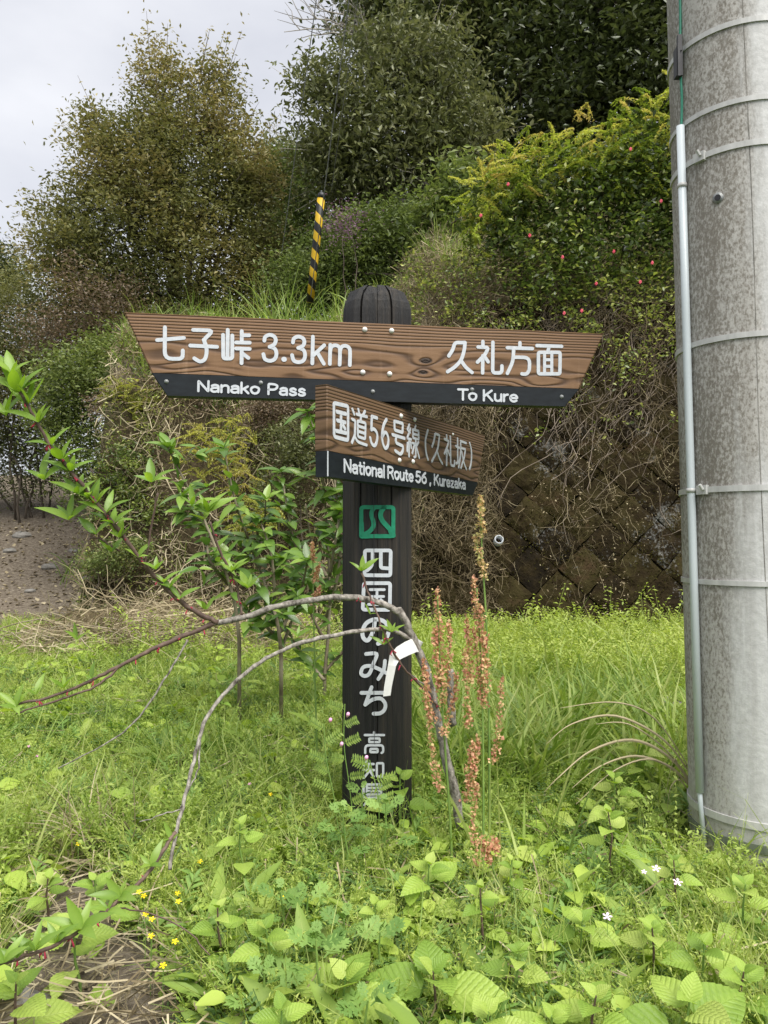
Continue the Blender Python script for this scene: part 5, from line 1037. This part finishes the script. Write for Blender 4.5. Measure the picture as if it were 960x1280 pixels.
for (x, y, Y, s, lb) in ((385, 1120, 1.5, .075, 'mugwort with feathery grey green leaves left of the post foot'), (430, 1150, 1.42, .07, 'feathery mugwort in front of the post, middle one'), (350, 1115, 1.55, .065, 'feathery mugwort leftmost of the group'), (475, 1165, 1.4, .07, 'feathery mugwort rightmost of the group'),
        (395, 1175, 1.36, .07, 'feathery mugwort nearest the camera'), (460, 1250, 1.18, .06, 'feathery mugwort between the two large rosettes'), (330, 1215, 1.28, .06, 'feathery mugwort left of the large rosettes'), (452, 988, 1.8, .062, 'feathery mugwort covering the lowest letters of the post'), (482, 1004, 1.8, .06, 'feathery mugwort touching the right half of the post foot'), (428, 1012, 1.8, .055, 'feathery mugwort at the left corner of the post foot')):
    ramie(x, y, Y, s*1.1, lb, 6, name='mugwort', cat='weed plant', meshes=MUG, group='mugwort plants in the foreground'); ramie
# ------------------------------------------------------------------ glossy evergreen shrubs behind the sapling
def shrub(label, stems, Y, leafs, name='evergreen_shrub', whorl=6, every=.11):
    b0 = P(stems[0][0][0], stems[0][0][1], Y); b0.z = H1(b0.x, b0.y); t = thing(name, b0, label, 'shrub', 'glossy evergreen shrubs behind the sapling'); b = MB()
    for st in stems:
        pts_ = crom([P(x, y, Y+random.uniform(-.12, .12)) for x, y in st], 5); pts_[0].z = min(pts_[0].z, H1(pts_[0].x, pts_[0].y)) if st is stems[0] else pts_[0].z
        b.tube(pts_, list(np.linspace(.008, .003, len(pts_))), 6); L_ = 0; last = 0
        for i in range(len(pts_)//(7 if st is not stems[0] else 4), len(pts_)):
            L_ += (pts_[i]-pts_[i-1]).length
            if L_-last > every*.32 or i == len(pts_)-1:
                last = L_; m_ = (random.choice((2, 2, 3)) if i < len(pts_)-1 else whorl+1) if len(t.children) < 290 else 0; a0 = random.uniform(0, 6)
                if random.random() < .42 and i < len(pts_)-1 and len(t.children) < 260:
                    e_ = pts_[i]+Vector((random.uniform(-.1, .1), random.uniform(-.1, .06), random.uniform(-.05, .08))); b.tube([pts_[i], e_], .0016, 4)
                    for k in range(4):
                        a_ = random.uniform(0, 6.28); putleaf(t, random.choice(LAUREL), e_, Vector((math.cos(a_), math.sin(a_)-.3, random.uniform(-.5, .6))), Vector((random.uniform(-.4, .4), -.7, 1)), leafs*random.uniform(.6, 1.1))
                for k in range(m_):
                    a_ = a0+k*6.28/m_; el = random.uniform(-.5, 1.0); d = Vector((math.cos(a_)*math.cos(el), math.sin(a_)*math.cos(el)-.25, math.sin(el)+random.uniform(-.2, .2))); putleaf(t, random.choice(LAUREL), pts_[i], d, Vector((0, -.5, 1)), leafs*random.uniform(.6, 1.2))
    ob('stem', b.mesh('stem', M['twig'], True), t, off(t))
random.seed(44)
shrub('glossy evergreen shrub behind the post, its top reaching the sign board', [[(405, 850), (412, 760), (408, 650), (398, 560), (385, 515)], [(405, 780), (425, 700), (418, 600), (405, 540)], [(408, 760), (375, 700), (360, 640), (352, 590)], [(405, 800), (385, 760), (368, 730)], [(412, 720), (422, 660), (428, 620)], [(405, 840), (440, 800), (452, 760)], [(405, 850), (380, 820), (360, 790)], [(408, 720), (390, 680), (382, 630)]], 3.3, .10)
shrub('glossy evergreen shrub left of the post with an upright leading shoot', [[(352, 830), (345, 770), (320, 700), (295, 630), (280, 560)], [(345, 780), (340, 700), (325, 650)], [(335, 740), (300, 715), (285, 690)], [(350, 790), (375, 740), (385, 700)], [(320, 700), (330, 660), (332, 625)], [(350, 815), (365, 775), (372, 745)], [(348, 800), (325, 775), (305, 760)]], 3.1, .092)
shrub('glossy evergreen shrub farthest left, leaning behind the sapling branch', [[(300, 810), (290, 740), (255, 650), (225, 590), (210, 560)], [(285, 730), (262, 700), (258, 660)], [(265, 670), (240, 640), (228, 620)]], 3.0, .085)

# ------------------------------------------------------------------ sapling with long arching branches
random.seed(50)
sp_base = P(574, 1010, 1.88); sp_base.z = H1(sp_base.x, sp_base.y)
sap = thing('peach_sapling', sp_base, 'grey barked sapling arching left across the post, with fresh green leaf clusters', 'sapling')
def branch(pts_, r0, r1, mat, name='branch', n=8):
    q_ = crom([P(*p) for p in pts_], 6); q_ = [p+Vector((random.uniform(-.0015, .0015), random.uniform(-.001, .001), random.uniform(-.0015, .0015))) for p in q_]; b = MB()
    b.tube(q_, [max(r1, r0+(r1-r0)*i/(len(q_)-1))*random.uniform(.92, 1.1) for i in range(len(q_))], n); ob(name, b.mesh(name, M[mat], True), sap, off(sap)); return q_
tr = branch([(576, 1035, 1.89), (568, 990, 1.88), (558, 950, 1.87), (545, 890, 1.86), (533, 840, 1.85), (517, 800, 1.84), (506, 775, 1.83), (497, 760, 1.83)], .0125, .0085, 'bark', 'trunk', 10)
branch([(566, 905, 1.87), (564, 870, 1.86), (562.5, 837, 1.855)], .0095, .0085, 'bark', 'cut_stub', 10)
br1 = branch([(504, 770, 1.83), (480, 755, 1.82), (440, 747, 1.81), (395, 749, 1.79), (345, 758, 1.77), (300, 773, 1.75), (268, 779, 1.73)], .0078, .0062, 'bark')
br2 = branch([(268, 779, 1.73), (235, 793, 1.72), (190, 812, 1.7), (150, 832, 1.68), (110, 852, 1.66), (60, 872, 1.64), (-10, 884, 1.6)], .0055, .0026, 'redbark')
br2b = branch([(150, 832, 1.68), (120, 858, 1.66), (70, 876, 1.64), (20, 892, 1.62)], .003, .0018, 'redbark')
br3 = branch([(272, 778, 1.73), (240, 762, 1.71), (215, 742, 1.69), (180, 705, 1.66), (150, 665, 1.63), (120, 628, 1.6), (90, 590, 1.57), (65, 560, 1.55), (42, 520, 1.53), (25, 490, 1.52)], .0058, .0028, 'redbark')
br4 = branch([(520, 805, 1.84), (500, 792, 1.82), (475, 786, 1.80), (430, 792, 1.76), (370, 806, 1.71), (325, 828, 1.67), (285, 862, 1.63), (255, 905, 1.58), (240, 960, 1.53), (228, 1010, 1.49), (217, 1055, 1.45), (213, 1088, 1.43)], .0056, .0032, 'bark')
branch([(250, 925, 1.57), (248, 960, 1.54), (237, 985, 1.52), (225, 1010, 1.49)], .0020, .0013, 'bark', n=5)
br5 = branch([(219, 1040, 1.46), (200, 1070, 1.42), (175, 1103, 1.36), (130, 1142, 1.27), (80, 1175, 1.19), (30, 1195, 1.13), (-15, 1208, 1.09)], .0040, .0024, 'redbark')
br6 = branch([(235, 800, 1.72), (205, 850, 1.7), (175, 895, 1.69), (140, 925, 1.68), (72, 960, 1.66)], .0026, .0014, 'bark', n=6)
br7 = branch([(197, 617, 1.64), (190, 655, 1.65), (181, 708, 1.66)], .0018, .0024, 'redbark', n=6)
br8 = branch([(262, 652, 1.7), (275, 690, 1.72), (295, 730, 1.75), (302, 770, 1.75)], .0018, .0028, 'redbark', n=6)
br9 = branch([(452, 716, 1.80), (462, 745, 1.8), (478, 785, 1.79), (488, 808, 1.79), (505, 835, 1.81), (530, 862, 1.83), (548, 884, 1.85)], .0014, .0026, 'redbark', n=6)
branch([(109, 676, 1.62), (120, 672, 1.63), (150, 690, 1.65)], .0014, .002, 'redbark', n=5)
branch([(230, 1010, 1.49), (205, 1018, 1.48), (175, 1028, 1.47)], .0014, .001, 'bark', n=5)
branch([(540, 862, 1.85), (525, 852, 1.84), (512, 842, 1.84)], .0022, .0014, 'bark', n=5)
branch([(150, 1135, 1.29), (200, 1145, 1.28), (240, 1170, 1.26), (262, 1195, 1.24)], .0014, .001, 'redbark', n=5)
def whorl(px, py, Y, n, s, up=(0, 0, .7), sp=.9):
    p = P(px, py, Y); a0 = random.uniform(0, 6)
    for k in range(n):
        a_ = a0+k*6.28/n+random.uniform(-.3, .3); d = Vector(up)+Vector((math.cos(a_)*sp, -.3+math.sin(a_)*sp*.55, math.sin(a_)*.35+random.uniform(-.1, .35))); putleaf(sap, random.choice(PEACH), p, d, Vector((random.uniform(-.5, .5), -.8, 1)), s*random.uniform(.5, 1.0), wid=random.uniform(.95, 1.4))
for (px, py, Y, n, s) in [(15, 468, 1.51, 5, .08), (36, 505, 1.525, 4, .08), (78, 575, 1.56, 4, .075), (110, 622, 1.59, 4, .07), (132, 642, 1.61, 4, .065), (205, 728, 1.675, 3, .06), (225, 748, 1.69, 3, .05), (120, 668, 1.62, 4, .06), (8, 520, 1.53, 5, .08), (55, 600, 1.56, 4, .075), (45, 868, 1.63, 3, .05), (115, 848, 1.66, 3, .04), (25, 490, 1.52, 7, .085), (48, 528, 1.53, 5, .075), (65, 557, 1.55, 4, .07), (88, 590, 1.57, 6, .068), (98, 618, 1.58, 5, .06), (120, 630, 1.6, 6, .065), (142, 655, 1.62, 5, .06), (190, 603, 1.64, 6, .065), (86, 650, 1.6, 5, .065), (150, 672, 1.63, 5, .055), (172, 697, 1.65, 4, .05), (195, 712, 1.66, 5, .05), (140, 690, 1.64, 4, .05),
        (212, 735, 1.68, 5, .045), (260, 640, 1.7, 7, .065), (242, 632, 1.69, 4, .06), (290, 715, 1.73, 7, .055), (310, 735, 1.75, 6, .05), (258, 762, 1.72, 3, .04), (96, 800, 1.66, 3, .045), (80, 860, 1.65, 5, .06), (20, 885, 1.61, 5, .06), (372, 796, 1.76, 3, .05),
        (452, 714, 1.80, 5, .052), (490, 790, 1.79, 5, .042), (480, 806, 1.79, 4, .045), (463, 768, 1.8, 2, .03), (150, 1122, 1.31, 5, .062), (102, 1162, 1.22, 6, .062), (44, 1188, 1.14, 6, .058), (188, 1082, 1.39, 4, .045), (5, 1203, 1.10, 4, .055), (70, 1178, 1.18, 4, .055), (278, 880, 1.62, 2, .035), (135, 1138, 1.28, 4, .05), (215, 1050, 1.45, 3, .04), (20, 1198, 1.12, 4, .05)]: whorl(px, py, Y, n, s)
b = MB(); rr = random.Random(2)
for q_ in (br3, br2, br5, br9, br8, br1[:12]):
    for p in q_[3::4]:
        for k in range(rr.randint(1, 3)): o_ = p+Vector((rr.uniform(-.008, .008), rr.uniform(-.008, 0), rr.uniform(-.012, .004))); b.tube([p, o_, o_+Vector((rr.uniform(-.004, .004), 0, -.004))], [.0008, .0018, .0008], 5)
ob('bud_scales', b.mesh('bud_scales', M['crimson'], True), sap, off(sap))
# white tape tied on the sapling
def ribbon3(pts_, wv_, th=.0006):
    b = MB(); vs = []
    for (px, py, Y), (dx, dy) in zip(pts_, wv_): A_, B_ = P(px-dx, py-dy, Y), P(px+dx, py+dy, Y-.004); vs += [A_, B_, A_+Vector((0, th, 0)), B_+Vector((0, th, 0))]
    k = len(pts_); fs = []
    for i in range(k-1): a_ = 4*i; c = a_+4; fs += [(a_, a_+1, c+1, c), (a_+2, c+2, c+3, a_+3), (a_, c, c+2, a_+2), (a_+1, a_+3, c+3, c+1)]
    b.add(vs, fs); return b
tg = thing('paper_tape', P(518, 806, 1.82), 'white paper tape tied round the sapling trunk and hanging over the post', 'tape')
b = ribbon3([(522, 807, 1.845), (517, 807, 1.822), (508, 811, 1.815), (499, 816, 1.81), (493, 822, 1.805), (490, 832, 1.80), (487.5, 845, 1.80), (485, 858, 1.80), (483.5, 870, 1.80)], [(3, 8), (3.5, 8), (3, 8), (3.5, 7), (6, 3), (5, .5), (5, 0), (4.8, -.4), (4.6, -.6)])
ob('strip', b.mesh('strip', M['tag']), tg, off(tg))
b = MB(); b.tube([P(523, 800, 1.86), P(517, 811, 1.86)], .0135, 10, cap=False); ob('loop', b.mesh('loop', M['tag'], True), tg, off(tg))

# ------------------------------------------------------------------ sorrel with reddish seed heads
def sorrel(label, stem, Y, heads, seeds=260, tr=(.2, 1)):
    base_ = P(stem[0][0], stem[0][1], Y); base_.z = H1(base_.x, base_.y); t = thing('sorrel_plant', base_, label, 'plant', 'sorrel plants in seed right of the post'); b = MB()
    q_ = crom([base_]+[P(x, y, Y) for x, y in stem[1:]], 6); b.tube(q_, list(np.linspace(.0034, .0014, len(q_))), 6); pts_ = []
    for hd in heads:
        h_ = crom([P(x, y, Y+random.uniform(-.015, .015)) for x, y in hd], 7); b.tube(h_, .0009, 4)
        for i, p in enumerate(h_):
            u = i/(len(h_)-1); r = .0105*(1-.5*u)
            for _ in range(12): pts_.append((p.x+random.gauss(0, r*.55), p.y+random.gauss(0, r*.55), p.z+random.gauss(0, .006)))
    ob('stem', b.mesh('stem', M['stem'], True), t, off(t)); pts_ = np.array(pts_); n = len(pts_)
    me = cloudmesh('seed_head', leafcloud(pts_, .0082, np.clip(rng.uniform(*tr, n), 0, 1), asp=.85, up=0, fold=.2), M['sorrel']); ob('seed_head', me, t, off(t))
random.seed(61)
sorrel('left reddish sorrel in seed, its stem beside the sapling trunk', [(566, 1140), (563, 1030), (556, 930), (551, 850), (547, 745)], 1.74, [[(549, 800), (547, 770), (546, 740)], [(551, 860), (546, 830), (543, 790)], [(553, 880), (560, 840), (562, 800), (561, 782)], [(548, 985), (541, 940), (535, 885), (531, 835)], [(555, 915), (566, 880), (571, 845)], [(552, 850), (550, 820), (548, 790)], [(540, 900), (534, 870), (529, 828)]])
sorrel('tallest reddish sorrel in seed with dense rusty spikes', [(603, 1185), (604, 1060), (604, 950), (602, 850), (596, 735)], 1.70, [[(598, 800), (595, 760), (592, 724)], [(602, 870), (597, 830), (592, 790)], [(586, 905), (583, 860), (580, 815)], [(604, 880), (608, 840), (606, 795)], [(618, 950), (624, 910), (627, 850)], [(590, 985), (594, 955), (598, 925)], [(596, 1080), (592, 1030), (596, 985)], [(605, 850), (604, 800), (601, 760)], [(582, 1000), (587, 960), (590, 930)], [(588, 850), (586, 810), (583, 775)]])
sorrel('thin green sorrel behind the rusty one, reaching up to the wall', [(612, 1000), (611, 880), (608, 780), (603, 700), (600, 628)], 1.78, [[(602, 668), (601, 645), (600, 622)], [(606, 720), (601, 700), (594, 672)]], tr=(0, .55))
sorrel('slim sorrel lower in front with one short rusty spike', [(640, 1180), (622, 1110), (612, 1060)], 1.6, [[(612, 1075), (606, 1062), (603, 1052)], [(610, 1060), (618, 1055), (622, 1060)]])
sorrel('small reddish sorrel behind the arching branch in front of the evergreen shrub', [(398, 1000), (394, 860), (392, 760), (391, 690)], 2.4, [[(392, 700), (391, 690), (390, 680)], [(393, 725), (396, 715), (398, 708)], [(392, 750), (396, 742), (400, 735)]])
# ------------------------------------------------------------------ vetch by the post
def vetch(label, stem, Y, fl=()):
    base_ = P(*stem[0], Y); base_.z = H1(base_.x, base_.y); t = thing('vetch_plant', base_, label, 'plant', 'pink flowered vetch beside the post'); b = MB(); q_ = crom([base_]+[P(x, y, Y) for x, y in stem[1:]], 5); b.tube(q_, .0013, 5); c = []; 
    for i, p in enumerate(q_[4::2]):
        d = Vector((random.choice((-1, 1)), random.uniform(-.4, .2), random.uniform(.2, .7))).normalized(); s_ = d.cross(Vector((0, -1, .3))).normalized(); L_ = random.uniform(.035, .055); b.tube([p, p+d*L_], .0006, 4)
        for k in range(7):
            for sg in (-1, 1): putleaf_pts.append((t, p+d*L_*(k+1.2)/8.2, (s_*sg*1.0+d*.35), Vector((random.uniform(-.4, .4), -1, .5)), random.uniform(.010, .0135)))
    ob('stem', b.mesh('stem', M['stem']), t, off(t))
    for (x, y) in fl:
        p = P(x, y, Y-.01); b = MB(); b.tube([p, p+Vector((.002, -.003, .006)), p+Vector((.003, -.006, .010))], [.002, .0045, .0035], 7); ob('flower', b.mesh('flower', M['pink'], True), t, off(t))
    vs = [x for x in putleaf_pts if x[0] == t]
    for (_, p, d, up, s) in vs: putleaf(t, VL, p, d, up, s, 'leaflet')
VL = leafmesh('leaflet', M['herb'], lance(5, .2), fold=.3, curl=.1, tint=.35, cols=(-1, 0, 1)); putleaf_pts = []
random.seed(71)
vetch('vetch climbing the left edge of the post with pink flowers', [(450, 1045), (437, 985), (430, 930), (431, 880)], 1.84, ((434, 896), (426, 933), (412, 903)))
vetch('vetch spreading just left of the post foot', [(430, 1050), (418, 1000), (408, 950), (405, 905)], 1.8, ((457, 950),))
vetch('vetch with leaflets crossing the lowest letters of the post', [(470, 1060), (474, 1010), (468, 975), (462, 950)], 1.83)
# small flowers
def flower(px, py, Y, mat, r, label, cat, group, name):
    p = P(px, py, Y); g_ = H1(p.x, p.y)
    b = MB(); up = Vector((0, -.6, .8)); 
    for k in range(5):
        a_ = k*1.2566; d = Vector((math.cos(a_), math.sin(a_)*.7, math.sin(a_)*.5)); e = Vector((-d.y, d.x, 0)); b.add([p, p+d*r*.7+e*r*.4+up*r*.2, p+d*r+up*r*.15, p+d*r*.7-e*r*.4+up*r*.2], [(0, 1, 2, 3)])
    t = thing(name, Vector((p.x, p.y, g_)), label, cat, group); ob('petals', b.mesh('petals', M[mat]), t, off(t)); b = MB(); b.tube([(p.x, p.y, g_), p], .0008, 4); ob('stalk', b.mesh('stalk', M['stem']), t, off(t))
YF = ((174, 1115), (180, 1120), (222, 1117), (223, 1127), (182, 1143), (190, 1149), (189, 1170), (219, 1177), (204, 1207), (250, 1077), (353, 1123), (338, 993), (98, 1055))
for (x, y) in YF:
    dd = ray(x, y); Yy = (CAMH-.10)/(-dd.z/dd.y); flower(x, y, Yy, 'yellow', .0065, rank((x, y), YF)+' of the small yellow flowers in the greenery left of the post', 'flower', 'small yellow flowers in the grass', 'yellow_flower')
for (x, y, r, lb) in ((820, 1086, .0095, 'pale pink flower, highest of the three beside the pole foot'), (847, 1103, .010, 'pale pink flower, rightmost of the three beside the pole foot'), (805, 1090, .006, 'half open pink flower just left of the highest pink one'), (759, 1146, .009, 'lone pale pink flower above the lime weed')):
    dd = ray(x, y); flower(x, y, (CAMH-.13)/(-dd.z/dd.y), 'paleblossom', r, lb, 'flower', 'pale pink flowers near the pole foot', 'pink_flower')
for (x, y, lb) in ((312, 980, 'tiny purple flower in the grass under the lower arching branch'), (36, 933, 'upper one of two tiny purple flowers at the far left'), (47, 945, 'lower one of two tiny purple flowers at the far left')):
    dd = ray(x, y); flower(x, y, (CAMH-.1)/(-dd.z/dd.y), 'pink', .006, lb, 'flower', 'tiny purple flowers in the grass', 'purple_flower')
# ------------------------------------------------------------------ single grass clumps
def at_g(px, py): p = PG(px, py); return p
dg = thing('dry_grass_clump', P(868, 968, 2.05), 'arching dry straw coloured blades reaching left from beside the utility pole', 'grass clump'); b = MB()
for pp, r in (([(868, 985), (835, 945), (790, 925), (740, 938), (700, 970), (680, 990)], .0045), ([(868, 990), (840, 960), (795, 945), (750, 958), (715, 985)], .004), ([(868, 975), (830, 925), (770, 895), (715, 905), (683, 930)], .004), ([(866, 980), (830, 935), (785, 905), (745, 905)], .003), ([(868, 970), (820, 900), (770, 878), (700, 885)], .003),
              ([(866, 990), (850, 960), (842, 950), (832, 990)], .003), ([(866, 1000), (850, 975), (838, 985), (834, 1010)], .003), ([(866, 985), (820, 950), (770, 962), (720, 1005)], .003)):
    q_ = crom([P(x, y, 2.02+.03*random.random()-.0009*(868-x)) for x, y in pp], 5); k_ = len(q_); vs = []
    for i_, p_ in enumerate(q_): w_ = r*(1-(i_/(k_-1))**2*.9); vs += [p_+Vector((0, 0, w_)), p_+Vector((0, -.002, 0)), p_-Vector((0, 0, w_))]
    b.add(vs, [(3*i_+m_, 3*i_+m_+1, 3*i_+m_+4, 3*i_+m_+3) for i_ in range(k_-1) for m_ in (0, 1)], .85)
ob('blades', b.mesh('blades', M['straw'], False, True), dg, off(dg))
p = at_g(840, 985); tuft('grass_clump', p, 40, .34, .009, .4, 'grass', 'clump of broad green blades beside the utility pole conduit', rad=.06)
p = at_g(700, 960); tuft('grass_clump', p, 34, .36, .009, .45, 'grass', 'clump of broad green blades right of the rusty sorrel', rad=.10)
p = at_g(130, 1075); tuft('grass_clump', p, 130, .26, .005, .6, 'straw', 'clump of yellowing grass at the left above the bare soil', lean=(-.6, -.2), bend=.35, tr=(.3, 1), rad=.05)
p = at_g(160, 1050); tuft('grass_clump', p, 60, .3, .006, .5, 'grass', 'green and yellow grass clump behind the yellowing one', lean=(.2, 0), rad=.06)
p = at_g(660, 1100); tuft('grass_clump', p, 16, .36, .009, .5, 'grass', 'few long green blades in front of the sorrel at right', bend=.25, rad=.08)
p = at_g(935, 1190); tuft('grass_clump', p, 22, .3, .006, .6, 'grass', 'long thin green blades crossing the foot of the utility pole', lean=(-.3, .3), bend=.25, rad=.06)
p = at_g(300, 1080); tuft('grass_clump', p, 14, .28, .008, .6, 'grass', 'few broad blades left of the post near the mugwort', bend=.3, rad=.06)
b = MB(); random.seed(81)
for i in range(230):
    x, y = random.uniform(-1.0, -.15), random.uniform(1.0, 2.0)
    if dirtm(np.array(x), np.array(y)) < .05: continue
    a_ = random.uniform(-.5, 1.6); L_ = random.uniform(.03, .16); z = H1(x, y)+random.uniform(.004, .02); b.tube(limb((x, y, z), (x+math.cos(a_)*L_, y+math.sin(a_)*L_, z+random.uniform(-.005, .015)), 0, 3, .06), random.uniform(.0007, .0018), 4, cap=False)
ob('dead_stalk_litter', b.mesh('dead_stalk_litter', M['twig']), kind='stuff')
